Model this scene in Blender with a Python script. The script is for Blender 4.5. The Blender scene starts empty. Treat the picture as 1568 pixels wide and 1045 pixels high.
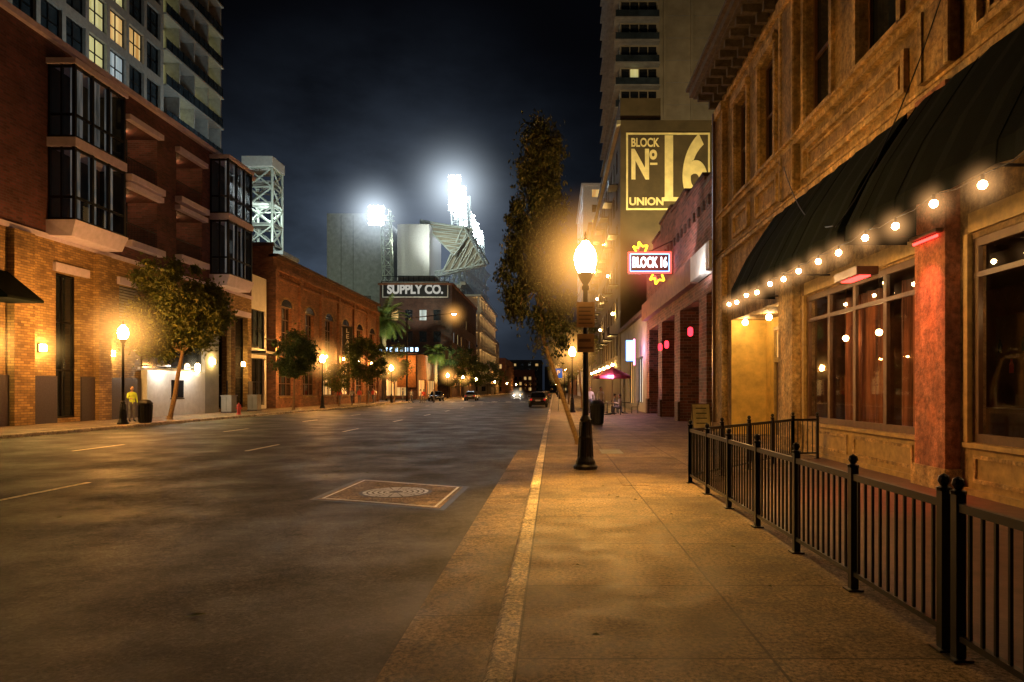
import bpy, math, random
from mathutils import Vector, Matrix
random.seed(7)
R=random.random
def U(a,b): return a+(b-a)*R()
scn=bpy.context.scene
# ------------------------------------------------------------------ materials
def nt(name):
    m=bpy.data.materials.new(name); m.use_nodes=True
    t=m.node_tree; t.nodes.clear()
    o=t.nodes.new('ShaderNodeOutputMaterial'); return m,t,o
def N(t,ty,**k):
    n=t.nodes.new(ty)
    for a,b in k.items(): setattr(n,a,b)
    return n
def c4(c): return (c[0],c[1],c[2],1)
def math_(t,op,a,b=None):
    n=N(t,'ShaderNodeMath',operation=op)
    for i,v in enumerate((a,b)):
        if v is None: continue
        if isinstance(v,(int,float)): n.inputs[i].default_value=v
        else: t.links.new(v,n.inputs[i])
    return n.outputs[0]
def noise(t,scale,detail=5,vec=None,rough=.6):
    n=N(t,'ShaderNodeTexNoise'); n.inputs['Scale'].default_value=scale; n.inputs['Detail'].default_value=detail; n.inputs['Roughness'].default_value=rough
    if vec is None:
        g=N(t,'ShaderNodeNewGeometry'); vec=g.outputs['Position']
    t.links.new(vec,n.inputs['Vector']); return n.outputs['Fac']
def ramp(t,fac,a,b,lo=.3,hi=.7):
    r=N(t,'ShaderNodeMapRange'); r.inputs[1].default_value=lo; r.inputs[2].default_value=hi
    r.inputs[3].default_value=a; r.inputs[4].default_value=b; t.links.new(fac,r.inputs[0]); return r.outputs[0]
def mixc(t,fac,a,b,mode='MIX'):
    n=N(t,'ShaderNodeMix',data_type='RGBA',blend_type=mode)
    if isinstance(fac,(int,float)): n.inputs[0].default_value=fac
    else: t.links.new(fac,n.inputs[0])
    for i,v in ((6,a),(7,b)):
        if isinstance(v,tuple): n.inputs[i].default_value=c4(v)
        else: t.links.new(v,n.inputs[i])
    return n.outputs[2]
def grey3(t,v):
    vv=N(t,'ShaderNodeCombineXYZ')
    for i in range(3): t.links.new(v,vv.inputs[i])
    return vv.outputs[0]
def bump(t,h,s=.3,d=.01):
    b=N(t,'ShaderNodeBump'); b.inputs['Strength'].default_value=s; b.inputs['Distance'].default_value=d
    t.links.new(h,b.inputs['Height']); return b.outputs[0]
def mat(name,col,rough=.7,metal=0,var=.35,ns=3,bs=0,bscale=30,emit=None,es=0,spec=.5):
    m,t,o=nt(name); p=N(t,'ShaderNodeBsdfPrincipled')
    f=noise(t,ns,6)
    lo=tuple(x*(1-var) for x in col); hi=tuple(min(1,x*(1+var)) for x in col)
    t.links.new(mixc(t,ramp(t,f,0,1),lo,hi),p.inputs['Base Color'])
    p.inputs['Roughness'].default_value=rough; p.inputs['Metallic'].default_value=metal; p.inputs['Specular IOR Level'].default_value=spec
    if bs: t.links.new(bump(t,noise(t,bscale,5),bs,.02),p.inputs['Normal'])
    if emit:
        p.inputs['Emission Color'].default_value=c4(emit); p.inputs['Emission Strength'].default_value=es
    t.links.new(p.outputs[0],o.inputs[0]); return m
def stone(name,col,streak=True):
    m,t,o=nt(name); p=N(t,'ShaderNodeBsdfPrincipled')
    g=N(t,'ShaderNodeNewGeometry'); mp=N(t,'ShaderNodeMapping'); mp.inputs['Scale'].default_value=(1,1,.25); t.links.new(g.outputs['Position'],mp.inputs[0])
    v=math_(t,'MULTIPLY',ramp(t,noise(t,1.3,8,rough=.7),.45,1.35),ramp(t,noise(t,9,6,rough=.75),.45,1.4,.35,.65))
    v=math_(t,'MULTIPLY',v,ramp(t,noise(t,2.2,6,mp.outputs[0]),.55,1.2,.35,.6))
    hue=mixc(t,ramp(t,noise(t,3.5,5),0,1,.4,.6),col,(col[0]*.98,col[1]*.86,col[2]*.7))
    t.links.new(mixc(t,1.0,hue,grey3(t,v),'MULTIPLY'),p.inputs['Base Color']); p.inputs['Roughness'].default_value=.75
    h=math_(t,'ADD',noise(t,18,6,rough=.7),math_(t,'MULTIPLY',noise(t,60,3),.5))
    t.links.new(bump(t,h,.7,.04),p.inputs['Normal']); t.links.new(p.outputs[0],o.inputs[0]); return m
def emis(name,col,s):
    m,t,o=nt(name); e=N(t,'ShaderNodeEmission'); e.inputs[0].default_value=c4(col); e.inputs[1].default_value=s
    t.links.new(e.outputs[0],o.inputs[0]); return m
def brick(name,c1,c2,mort,bw=.36,rh=.12,var=.45,ms=.012):
    m,t,o=nt(name); p=N(t,'ShaderNodeBsdfPrincipled')
    g=N(t,'ShaderNodeNewGeometry'); s=N(t,'ShaderNodeSeparateXYZ'); t.links.new(g.outputs['Position'],s.inputs[0])
    c=N(t,'ShaderNodeCombineXYZ'); t.links.new(math_(t,'ADD',s.outputs[0],s.outputs[1]),c.inputs[0]); t.links.new(s.outputs[2],c.inputs[1])
    b=N(t,'ShaderNodeTexBrick'); t.links.new(c.outputs[0],b.inputs['Vector'])
    b.inputs['Color1'].default_value=c4(c1); b.inputs['Color2'].default_value=c4(c2); b.inputs['Mortar'].default_value=c4(mort)
    b.inputs['Scale'].default_value=1; b.inputs['Brick Width'].default_value=bw; b.inputs['Row Height'].default_value=rh; b.inputs['Mortar Size'].default_value=ms
    v=ramp(t,noise(t,.8,7,rough=.7),1-var,1+var*.5)
    t.links.new(mixc(t,1.0,b.outputs['Color'],grey3(t,v),'MULTIPLY'),p.inputs['Base Color'])
    p.inputs['Roughness'].default_value=.8
    h=math_(t,'ADD',math_(t,'MULTIPLY',b.outputs['Fac'],-1.0),math_(t,'MULTIPLY',noise(t,25,4),.7))
    t.links.new(bump(t,h,.7,.02),p.inputs['Normal'])
    t.links.new(p.outputs[0],o.inputs[0]); return m
def slab(name,col,sx,sy,rough=.65,joint=.02,offs=0):
    m,t,o=nt(name); p=N(t,'ShaderNodeBsdfPrincipled')
    g=N(t,'ShaderNodeNewGeometry'); mp=N(t,'ShaderNodeMapping'); t.links.new(g.outputs['Position'],mp.inputs[0]); mp.inputs['Location'].default_value=(.22,.5,0)
    b=N(t,'ShaderNodeTexBrick',offset=0,squash=1); t.links.new(mp.outputs[0],b.inputs['Vector'])
    b.inputs['Color1'].default_value=c4(tuple(x*.78 for x in col)); b.inputs['Color2'].default_value=c4(tuple(x*1.18 for x in col)); b.inputs['Mortar'].default_value=c4(tuple(x*.22 for x in col))
    b.inputs['Scale'].default_value=1; b.inputs['Brick Width'].default_value=sx; b.inputs['Row Height'].default_value=sy; b.inputs['Mortar Size'].default_value=joint*.5
    big=ramp(t,noise(t,.8,8,rough=.72),.3,1.5); fine=ramp(t,noise(t,30,5,rough=.85),.05,2.2,.38,.66); spots=ramp(t,noise(t,5,6,rough=.78),.35,1.2,.34,.5)
    v=math_(t,'MULTIPLY',math_(t,'MULTIPLY',big,fine),spots)
    t.links.new(mixc(t,1.0,b.outputs['Color'],grey3(t,v),'MULTIPLY'),p.inputs['Base Color'])
    t.links.new(ramp(t,noise(t,2.5,5),rough-.15,rough+.15),p.inputs['Roughness']); p.inputs['Specular IOR Level'].default_value=.3
    h=math_(t,'ADD',math_(t,'MULTIPLY',b.outputs['Fac'],-1.5),math_(t,'MULTIPLY',noise(t,40,5,rough=.8),1.3))
    t.links.new(bump(t,h,.6,.008),p.inputs['Normal'])
    t.links.new(p.outputs[0],o.inputs[0]); return m
def asphalt(name):
    m,t,o=nt(name); p=N(t,'ShaderNodeBsdfPrincipled')
    g=N(t,'ShaderNodeNewGeometry'); mp=N(t,'ShaderNodeMapping'); t.links.new(g.outputs['Position'],mp.inputs[0]); mp.inputs['Scale'].default_value=(1.0,.22,1)
    streak=ramp(t,noise(t,1.1,7,mp.outputs[0]),.55,1.4)
    big=ramp(t,noise(t,.45,8,rough=.7),.5,1.5)
    mid=ramp(t,noise(t,7,6,rough=.8),.45,1.6,.38,.62)
    fine=ramp(t,noise(t,30,5,rough=.85),.0,2.9,.39,.67)
    v=math_(t,'MULTIPLY',math_(t,'MULTIPLY',math_(t,'MULTIPLY',big,fine),streak),mid)
    vo=N(t,'ShaderNodeTexVoronoi',feature='DISTANCE_TO_EDGE'); vo.inputs['Scale'].default_value=.2
    w=N(t,'ShaderNodeVectorMath',operation='MULTIPLY_ADD'); 
    nn=N(t,'ShaderNodeTexNoise'); nn.inputs['Scale'].default_value=1.2; t.links.new(g.outputs['Position'],nn.inputs['Vector'])
    t.links.new(nn.outputs['Color'],w.inputs[0]); w.inputs[1].default_value=(1.3,1.3,0); t.links.new(g.outputs['Position'],w.inputs[2])
    t.links.new(w.outputs[0],vo.inputs['Vector'])
    cr=ramp(t,vo.outputs['Distance'],.45,1,0,.005)
    base=mixc(t,1.0,(.024,.022,.021),grey3(t,v),'MULTIPLY')
    t.links.new(mixc(t,1.0,base,grey3(t,cr),'MULTIPLY'),p.inputs['Base Color'])
    t.links.new(ramp(t,noise(t,.6,6),.48,.72,.36,.62),p.inputs['Roughness']); p.inputs['Specular IOR Level'].default_value=.35
    t.links.new(bump(t,noise(t,50,5,rough=.85),.8,.014),p.inputs['Normal'])
    t.links.new(p.outputs[0],o.inputs[0]); return m
def glassmat(name,tint=(.9,.92,.95)):
    m,t,o=nt(name); a=N(t,'ShaderNodeBsdfTransparent'); a.inputs[0].default_value=c4(tint)
    b=N(t,'ShaderNodeBsdfGlossy'); b.inputs['Roughness'].default_value=.02
    g=N(t,'ShaderNodeNewGeometry'); d=N(t,'ShaderNodeVectorMath',operation='DOT_PRODUCT'); t.links.new(g.outputs['Incoming'],d.inputs[0]); t.links.new(g.outputs['Normal'],d.inputs[1])
    f=math_(t,'POWER',math_(t,'SUBTRACT',1.0,math_(t,'ABSOLUTE',d.outputs['Value'])),5.0)
    f=math_(t,'ADD',math_(t,'MULTIPLY',f,.9),.07)
    mx=N(t,'ShaderNodeMixShader'); t.links.new(f,mx.inputs[0])
    t.links.new(a.outputs[0],mx.inputs[1]); t.links.new(b.outputs[0],mx.inputs[2]); t.links.new(mx.outputs[0],o.inputs[0]); return m
def leafmat(name,a,b,tr=.3):
    m,t,o=nt(name); g=N(t,'ShaderNodeNewGeometry')
    col=mixc(t,g.outputs['Random Per Island'],a,b)
    p=N(t,'ShaderNodeBsdfPrincipled'); p.inputs['Roughness'].default_value=.55; t.links.new(col,p.inputs['Base Color'])
    tl=N(t,'ShaderNodeBsdfTranslucent'); t.links.new(col,tl.inputs[0])
    mx=N(t,'ShaderNodeMixShader'); mx.inputs[0].default_value=tr
    t.links.new(p.outputs[0],mx.inputs[1]); t.links.new(tl.outputs[0],mx.inputs[2]); t.links.new(mx.outputs[0],o.inputs[0]); return m
def curtain(name,a,b,sc,em=0):
    m,t,o=nt(name); g=N(t,'ShaderNodeNewGeometry'); mp=N(t,'ShaderNodeMapping'); mp.inputs['Scale'].default_value=(1,1,.06); t.links.new(g.outputs['Position'],mp.inputs[0])
    col=mixc(t,ramp(t,noise(t,sc,4,mp.outputs[0]),0,1,.35,.65),a,b)
    p=N(t,'ShaderNodeBsdfPrincipled'); t.links.new(col,p.inputs['Base Color']); p.inputs['Roughness'].default_value=.9
    if em: t.links.new(col,p.inputs['Emission Color']); p.inputs['Emission Strength'].default_value=em
    t.links.new(p.outputs[0],o.inputs[0]); return m

M={}
M['asphalt']=asphalt('asphalt')
M['walk']=slab('sidewalk_concrete',(.20,.145,.095),1.52,1.52)
M['gutter']=slab('gutter_concrete',(.21,.155,.105),5,1.9)
M['kerb']=slab('kerb_concrete',(.62,.53,.40),9,2.9)
M['ground']=mat('ground_dirt',(.05,.045,.04),.9)
M['paint']=mat('road_paint',(.6,.52,.38),.6,var=.7,ns=14)
M['brick_tan']=brick('brick_tan',(.46,.30,.12),(.22,.13,.055),(.14,.10,.07))  # on the lower left walls this tan carries the lamp light
M['brick_red']=brick('brick_red',(.17,.055,.055),(.08,.03,.035),(.11,.08,.09))
M['brick_bar']=brick('brick_bar',(.28,.10,.08),(.09,.04,.035),(.28,.20,.18),.42,.15)
M['brick_warm']=brick('brick_warm',(.34,.14,.07),(.17,.07,.04),(.2,.15,.11))
M['brick_dark']=brick('brick_dark',(.12,.055,.04),(.07,.035,.03),(.09,.08,.07))
M['granite']=mat('dark_granite',(.05,.040,.055),.4,ns=12,bs=.1)
M['stucco']=stone('ochre_stucco',(.33,.225,.10))
M['trim']=stone('ochre_trim',(.54,.39,.19))
M['wood']=mat('painted_wood',(.36,.24,.08),.45,var=.35,ns=6,bs=.15)
M['redtint']=stone('red_light_tinted_pilaster',(.46,.19,.11))  # red light falling on this pilaster is put into its colour
M['brownwood']=mat('brown_wood',(.09,.045,.022),.4,var=.3,ns=8)
M['darkmetal']=mat('dark_metal',(.018,.017,.018),.35,.6,var=.2)
M['fence']=mat('black_fence_paint',(.010,.010,.011),.35,.2,var=.2)
M['white']=mat('white_panel',(.62,.62,.62),.5,var=.12)
M['towerframe']=mat('tower_frame_concrete',(.34,.35,.34),.6,var=.2)
M['lilac']=mat('pale_slab',(.60,.52,.70),.55,var=.15)
M['grey']=mat('grey_concrete',(.27,.28,.28),.8,var=.25,ns=1)
M['greytan']=mat('tan_concrete',(.33,.30,.22),.8,var=.25,ns=.4)
M['awning']=mat('awning_canvas',(.004,.007,.006),.9,var=.3,ns=3,bs=.3,bscale=60,spec=.08)
M['glassdark']=mat('dark_glass',(.012,.015,.02),.06,0,var=.5,ns=.7)
M['glassblue']=mat('blue_glass',(.03,.045,.06),.08,0,var=.5,ns=.6)
M['glass']=glassmat('clear_glass')
M['curt_red']=curtain('brown_curtain',(.05,.014,.008),(.34,.12,.055),7)
M['room']=mat('dark_room_wall',(.14,.055,.03),.8)
M['curt_white']=curtain('pale_curtain_glow',(.08,.11,.12),(.5,.55,.55),5,.14)  # own glow stands in for room light on the bay curtains
M['lit_warm']=curtain('lit_room_warm',(.5,.25,.06),(1,.7,.28),1.2,.7)
M['lit_yel']=curtain('lit_room_green',(.55,.5,.15),(.95,.9,.45),1.2,.5)
M['lit_cool']=curtain('lit_room_cool',(.3,.4,.45),(.8,.95,1),1.2,.35)
M['globe']=emis('lamp_globe_glow',(1,.49,.11),430)
M['globe_far']=emis('far_globe_glow',(1,.42,.09),620)
M['sconce']=emis('sconce_glow',(1,.58,.16),300)
M['walllamp']=emis('wall_lamp_glow',(1,.45,.10),520)
M['indoor']=emis('curtain_fill_glow',(1,.55,.2),60)
M['smalllamp']=emis('small_lamp_glow',(1,.65,.28),120)
M['bulb']=emis('bulb_glow',(1,.6,.25),130)
M['flood']=emis('flood_glow',(.85,.95,1),60)
M['red_em']=emis('red_lantern_glow',(1,.03,.05),4)
M['neon_w']=emis('neon_white',(1,.9,.9),6)
M['neon_r']=emis('neon_red',(1,.04,.03),7)
M['neon_b']=emis('neon_blue',(.15,.4,1),6)
M['neon_y']=emis('neon_yellow',(1,.6,.02),5)
M['neon_p']=emis('neon_pink',(1,.25,.55),6)
M['black']=mat('black_paint',(.012,.012,.014),.5,var=.2)
M['bark']=mat('bark',(.20,.13,.07),.85,var=.4,ns=14,bs=.5)
M['leaf_y']=leafmat('leaf_yellow_green',(.04,.07,.012),(.14,.14,.025))
M['leaf_g']=leafmat('leaf_green',(.03,.06,.015),(.09,.12,.03))
M['leaf_b']=leafmat('leaf_olive',(.018,.030,.010),(.085,.085,.027),.22)
M['gold']=mat('gold_letters',(.78,.68,.36),.7,var=.15,ns=1.5)
M['signbrown']=mat('sign_wall_brown',(.075,.055,.03),.8,var=.3,ns=.6)
M['plate']=mat('sign_back_tan',(.30,.18,.08),.6,var=.2)
M['letter']=mat('white_letters',(.6,.6,.58),.6,var=.2)
M['skin']=mat('skin',(.45,.27,.19),.6,var=.1)
M['hair']=mat('hair',(.03,.02,.015),.8)
M['hivis']=mat('hi_vis_vest',(.55,.75,.08),.6)
M['cloth_b']=mat('dark_cloth',(.16,.17,.22),.9)
M['cloth_w']=mat('pale_cloth',(.8,.8,.78),.9)
M['cloth_r']=mat('red_cloth',(.55,.08,.06),.9)
M['umb']=mat('umbrella_canvas',(.42,.05,.12),.8)
M['rubber']=mat('tyre_rubber',(.015,.015,.015),.8)
M['tail']=emis('tail_light',(1,.03,.02),.6)
M['head']=emis('head_light',(1,.93,.8),200)
M['patio']=mat('patio_tile',(.13,.07,.05),.5,var=.3,ns=4,bs=.2)
M['truss']=mat('white_steel',(.5,.56,.52),.5,.1,var=.15)
M['iron']=mat('cast_iron',(.10,.09,.08),.5,.5,var=.4,ns=20)

# ------------------------------------------------------------------ builder
class G:
    def __init__(s,name,loc=(0,0,0),rot=0,local=False):
        e=bpy.data.objects.new(name,None); scn.collection.objects.link(e); e.location=loc; e.rotation_euler=(0,0,rot)
        e.empty_display_size=.3
        s.e=e; s.loc=Vector(loc); s.local=local; s.parts={}; s.m=lambda u,v,z:(u,v,z)
    def face(s,k,c):
        s.m={'L':lambda u,v,z:(c+v,u,z),'R':lambda u,v,z:(c-v,u,z),'F':lambda u,v,z:(u,c-v,z),'B':lambda u,v,z:(u,c+v,z),'W':lambda u,v,z:(u,v,z)}[k]; return s
    def acc(s,part,m):
        if part not in s.parts: s.parts[part]=(m,[],[])
        elif s.parts[part][0]!=m:
            part=part+'_'+m.name
            if part not in s.parts: s.parts[part]=(m,[],[])
        return s.parts[part]
    def add(s,part,m,vs,fs,raw=False):
        a=s.acc(part,m); n=len(a[1]); a[1].extend([tuple(v) if raw else s.m(*v) for v in vs]); a[2].extend([tuple(i+n for i in f) for f in fs])
    def quad(s,part,m,vs): s.add(part,m,vs,[tuple(range(len(vs)))])
    def box(s,part,m,u0,u1,v0,v1,z0,z1):
        vs=[(u0,v0,z0),(u1,v0,z0),(u1,v1,z0),(u0,v1,z0),(u0,v0,z1),(u1,v0,z1),(u1,v1,z1),(u0,v1,z1)]
        s.add(part,m,vs,[(0,3,2,1),(4,5,6,7),(0,1,5,4),(1,2,6,5),(2,3,7,6),(3,0,4,7)])
    def tube(s,part,m,p0,p1,r0,r1=None,n=8,cap=True):
        if r1 is None: r1=r0
        p0=Vector(s.m(*p0)); p1=Vector(s.m(*p1)); d=(p1-p0)
        if d.length<1e-6: return
        d.normalize(); a=d.orthogonal().normalized(); b=d.cross(a)
        vs=[]
        for p,r in((p0,r0),(p1,r1)):
            for i in range(n):
                t=2*math.pi*i/n; vs.append(p+a*math.cos(t)*r+b*math.sin(t)*r)
        fs=[(i,(i+1)%n,n+(i+1)%n,n+i) for i in range(n)]
        if cap: fs+= [tuple(range(n))[::-1],tuple(range(n,2*n))]
        s.add(part,m,vs,fs,True)
    def lathe(s,part,m,cx,cy,prof,n=16,zo=0,sx=1,sy=1):
        vs=[];fs=[]
        for r,z in prof:
            for i in range(n):
                t=2*math.pi*i/n; vs.append((cx+r*sx*math.cos(t),cy+r*sy*math.sin(t),z+zo))
        for k in range(len(prof)-1):
            for i in range(n): fs.append((k*n+i,k*n+(i+1)%n,(k+1)*n+(i+1)%n,(k+1)*n+i))
        fs.append(tuple(range(n))[::-1]); fs.append(tuple(range((len(prof)-1)*n,len(prof)*n)))
        s.add(part,m,vs,fs,True)
    def ball(s,part,m,c,r,n=10,sx=1,sy=1,sz=1):
        pr=[(max(.001,r*math.sin(math.pi*k/n)),-r*sz*math.cos(math.pi*k/n)) for k in range(n+1)]
        s.lathe(part,m,c[0],c[1],pr,n+2,c[2],sx,sy)
    def text(s,part,m,body,size,loc,rot=(math.pi/2,0,0),ext=.02,off=0,sx=1,sp=1):
        c=bpy.data.curves.new(part,'FONT'); c.body=body; c.size=size; c.extrude=ext; c.offset=off; c.align_x='CENTER'; c.align_y='CENTER'; c.space_character=sp
        o=bpy.data.objects.new(part,c); scn.collection.objects.link(o); o.data.materials.append(m); o.parent=s.e
        o.location=Vector(loc) if s.local else Vector(loc)-s.loc; o.rotation_euler=rot; o.scale=(sx,1,1); return o
    def done(s,smooth=()):
        for k,(m,vs,fs) in s.parts.items():
            me=bpy.data.meshes.new(k)
            if not s.local: vs=[(v[0]-s.loc.x,v[1]-s.loc.y,v[2]-s.loc.z) for v in vs]
            me.from_pydata(vs,[],fs); me.materials.append(m)
            if k in smooth or smooth=='all':
                for p in me.polygons: p.use_smooth=True
            o=bpy.data.objects.new(k,me); scn.collection.objects.link(o); o.parent=s.e
        return s
def child_light(g,name,kind,loc,col,power,size=.1,target=None,angle=None,blend=.6):
    l=bpy.data.lights.new(name,kind); l.color=col; l.energy=power
    if kind=='AREA': l.size=size
    else: l.shadow_soft_size=size
    if kind=='SPOT': l.spot_size=math.radians(angle or 80); l.spot_blend=blend
    o=bpy.data.objects.new(name,l); scn.collection.objects.link(o); o.parent=g.e
    o.location=Vector(loc) if g.local else Vector(loc)-g.loc
    if target is not None:
        o.rotation_euler=(Vector(target)-Vector(loc)).to_track_quat('-Z','Y').to_euler()
    return o
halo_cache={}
def halo(g,c,Rr,col,st,name='bloom_glow',pw=3):  # glowing sphere added to imitate bloom and haze around a light
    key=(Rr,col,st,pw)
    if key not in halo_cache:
        m,t,o=nt('lamp_bloom'); tc=N(t,'ShaderNodeTexCoord'); ln=N(t,'ShaderNodeVectorMath',operation='LENGTH'); t.links.new(tc.outputs['Object'],ln.inputs[0])
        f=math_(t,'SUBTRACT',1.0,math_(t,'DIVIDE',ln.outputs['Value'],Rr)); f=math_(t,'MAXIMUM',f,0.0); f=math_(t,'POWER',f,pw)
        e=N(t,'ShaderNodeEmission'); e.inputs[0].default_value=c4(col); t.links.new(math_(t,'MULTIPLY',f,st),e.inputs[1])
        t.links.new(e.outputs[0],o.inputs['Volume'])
        me=bpy.data.meshes.new('bloom_glow'); 
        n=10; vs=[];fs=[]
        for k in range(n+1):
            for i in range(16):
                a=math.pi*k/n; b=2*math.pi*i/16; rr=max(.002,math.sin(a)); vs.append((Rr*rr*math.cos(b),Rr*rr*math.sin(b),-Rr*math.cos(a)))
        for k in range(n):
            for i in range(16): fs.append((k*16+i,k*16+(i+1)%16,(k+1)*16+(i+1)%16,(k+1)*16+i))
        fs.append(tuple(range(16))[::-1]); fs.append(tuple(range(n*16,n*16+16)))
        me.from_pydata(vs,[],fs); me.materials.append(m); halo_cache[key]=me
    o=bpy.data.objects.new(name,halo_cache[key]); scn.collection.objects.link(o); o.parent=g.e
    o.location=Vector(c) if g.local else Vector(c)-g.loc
def facade(g,part,m,u0,u1,z0,z1,ops,depth=.25,rmat=None):
    us=sorted(set([u0,u1]+[x for o in ops for x in o[:2]])); zs=sorted(set([z0,z1]+[x for o in ops for x in o[2:4]]))
    for i in range(len(us)-1):
        for j in range(len(zs)-1):
            cu=(us[i]+us[i+1])/2; cz=(zs[j]+zs[j+1])/2
            if any(o[0]<cu<o[1] and o[2]<cz<o[3] for o in ops): continue
            g.quad(part,m,[(us[i],0,zs[j]),(us[i+1],0,zs[j]),(us[i+1],0,zs[j+1]),(us[i],0,zs[j+1])])
    for o in ops:
        d=-(o[4] if len(o)>4 else depth); a,b,c,e=o[:4]
        for q in ([(a,0,c),(b,0,c),(b,d,c),(a,d,c)],[(a,0,e),(b,0,e),(b,d,e),(a,d,e)],[(a,0,c),(a,0,e),(a,d,e),(a,d,c)],[(b,0,c),(b,0,e),(b,d,e),(b,d,c)]):
            g.quad(part,rmat or m,q)
def window(g,a,b,c,e,d,gm,fm,nx=1,nz=1,fw=.06,gp='glass',sash=None,frame='window_frames'):
    g.quad(gp,gm,[(a,-d+.02,c),(b,-d+.02,c),(b,-d+.02,e),(a,-d+.02,e)])
    v0,v1=-d+.03,-d+.1
    if fm:
        g.box(frame,fm,a,a+fw,v0,v1,c,e); g.box(frame,fm,b-fw,b,v0,v1,c,e)
        g.box(frame,fm,a+fw,b-fw,v0,v1,c,c+fw); g.box(frame,fm,a+fw,b-fw,v0,v1,e-fw,e)
        for i in range(1,nx):
            x=a+(b-a)*i/nx; g.box(frame,fm,x-fw/2,x+fw/2,v0,v1-.005,c+fw,e-fw)
        for j in range(1,nz):
            z=c+(e-c)*j/nz; g.box(frame,fm,a+fw,b-fw,v0,v1-.012,z-fw/2,z+fw/2)

# ------------------------------------------------------------------ ground
def sheet(name,m,x0,x1,y0,y1,z):
    g=G(name,((x0+x1)/2,(y0+y1)/2,z)); g.quad('surface',m,[(x0,y0,z),(x1,y0,z),(x1,y1,z),(x0,y1,z)]); g.done(); return g
sheet('ground',M['ground'],-1500,1500,-1000,3000,-.16)
g=G('road',(0,0,-.13)); g.quad('road_surface',M['asphalt'],[(-19.3,-60,-.13),(-.4,-60,-.13),(-.4,600,-.13),(-19.3,600,-.13)])
g.quad('cross_street_surface',M['asphalt'],[(-200,94,-.13),(-19.3,94,-.13),(-19.3,118,-.13),(-200,118,-.13)])
def mark(x0,x1,y0,y1): g.quad('lane_markings',M['paint'],[(x0,y0,-.126),(x1,y0,-.126),(x1,y1,-.126),(x0,y1,-.126)])
for k in range(-3,12):
    y=10.4+8.8*k; mark(-8.72,-8.60,y,y+2.3); mark(-13.6,-13.48,y,y+2.3)
mark(-13.55,-.9,90,90.4); mark(-19,-.9,92,92.3)
for k in range(9): mark(-18.8+k*2,-18.0+k*2,95,98)
g.done()
g=G('gutter',(-.75,0,-.122)); g.quad('surface',M['gutter'],[(-1.12,-20,-.124),(-.4,-20,-.118),(-.4,19.5,-.118),(-1.02,19.5,-.124)])
g.done()
def walk(name,x0,x1,y0,y1,kx0,kx1,ky1=None):
    g=G(name,((x0+x1)/2,(y0+y1)/2,0))
    g.quad('paving',M['walk'],[(x0,y0,0),(x1,y0,0),(x1,y1,0),(x0,y1,0)])
    s=1 if kx1>kx0 else -1
    b=.02*s
    prof=[(kx0,-.15),(kx0+b*.2,-.03),(kx0+b,-.006),(kx0+2*b,.004),(kx1,.004),(kx1,-.1)]
    for i in range(len(prof)-1):
        a,c=prof[i],prof[i+1]; g.quad('kerb',M['kerb'],[(a[0],y0,a[1]),(a[0],y1,a[1]),(c[0],y1,c[1]),(c[0],y0,c[1])])
    g.quad('kerb_end',M['kerb'],[(x0,y1,-.15),(x1,y1,-.15),(x1,y1,0),(x0,y1,0)])
    g.quad('kerb_end',M['kerb'],[(x0,y0,-.15),(x1,y0,-.15),(x1,y0,0),(x0,y0,0)])
    g.done()
walk('sidewalk',-.22,6.4,-60,300,-.40,-.22)
walk('sidewalk',-24,-19.48,-60,93,-19.3,-19.48)
walk('sidewalk',-24,-19.48,119,400,-19.3,-19.48)
g=G('patio_floor',(4.4,5,.004)); g.quad('tiles',M['patio'],[(2.62,-4,.005),(6.4,-4,.005),(6.4,16.2,.005),(2.62,11.5,.005)]); g.done()
g=G('manhole_cover',(-2.65,11.3,-.12))
P=[(-3.74,10.76),(-3.67,13.1),(-1.60,12.1),(-1.66,9.9)]
g.quad('concrete_collar',M['gutter'],[(x*1.0,y,-.122) for x,y in P])
cx,cy=-2.65,11.45
def ring(part,m,r0,r1,z,n=48,x=cx,y=cy):
    for i in range(n):
        a=2*math.pi*i/n;b=2*math.pi*(i+1)/n
        g.quad(part,m,[(x+r0*math.cos(a),y+r0*math.sin(a),z),(x+r1*math.cos(a),y+r1*math.sin(a),z),(x+r1*math.cos(b),y+r1*math.sin(b),z),(x+r0*math.cos(b),y+r0*math.sin(b),z)])
wp=mat('worn_white_casting',(.75,.76,.78),.5,var=.25,ns=12)
ring('iron_plate',M['iron'],.001,.6,-.118)
for k,r in enumerate((.12,.21,.30,.39,.48)): ring('cast_pattern',wp,r,r+.06,-.114,48)
for k in range(16):
    a=2*math.pi*k/16; b=a+.05
    g.quad('cast_spokes',M['iron'],[(cx+.1*math.cos(a),cy+.1*math.sin(a),-.110),(cx+.56*math.cos(a),cy+.56*math.sin(a),-.110),(cx+.56*math.cos(b),cy+.56*math.sin(b),-.110),(cx+.1*math.cos(b),cy+.1*math.sin(b),-.110)])
C=Vector((sum(p[0] for p in P)/4,sum(p[1] for p in P)/4))
for i in range(4):
    a=Vector(P[i]);b=Vector(P[(i+1)%4]); a2=C+(a-C)*.90;b2=C+(b-C)*.90;a3=C+(a-C)*.94;b3=C+(b-C)*.94
    g.quad('panel_border',wp,[(a2.x,a2.y,-.118),(b2.x,b2.y,-.118),(b3.x,b3.y,-.118),(a3.x,a3.y,-.118)])
    a4=C+(a-C)*1.09;b4=C+(b-C)*1.09
    g.quad('tar_seal',M['black'],[(a.x,a.y,-.1245),(b.x,b.y,-.1245),(b4.x,b4.y,-.1245),(a4.x,a4.y,-.1245)])
g.done()
g=G('utility_cover',(1.4,16,.01)); g.box('lid',M['grey'],1.2,1.75,17.0,18.2,.0,.008); g.done()
g=G('utility_cover',(1.5,10,.01)); g.box('lid',M['walk'],1.15,1.6,11.4,12.4,.0,.006); g.done()
g=G('fallen_leaves',(-3,8,-.12))
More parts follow.
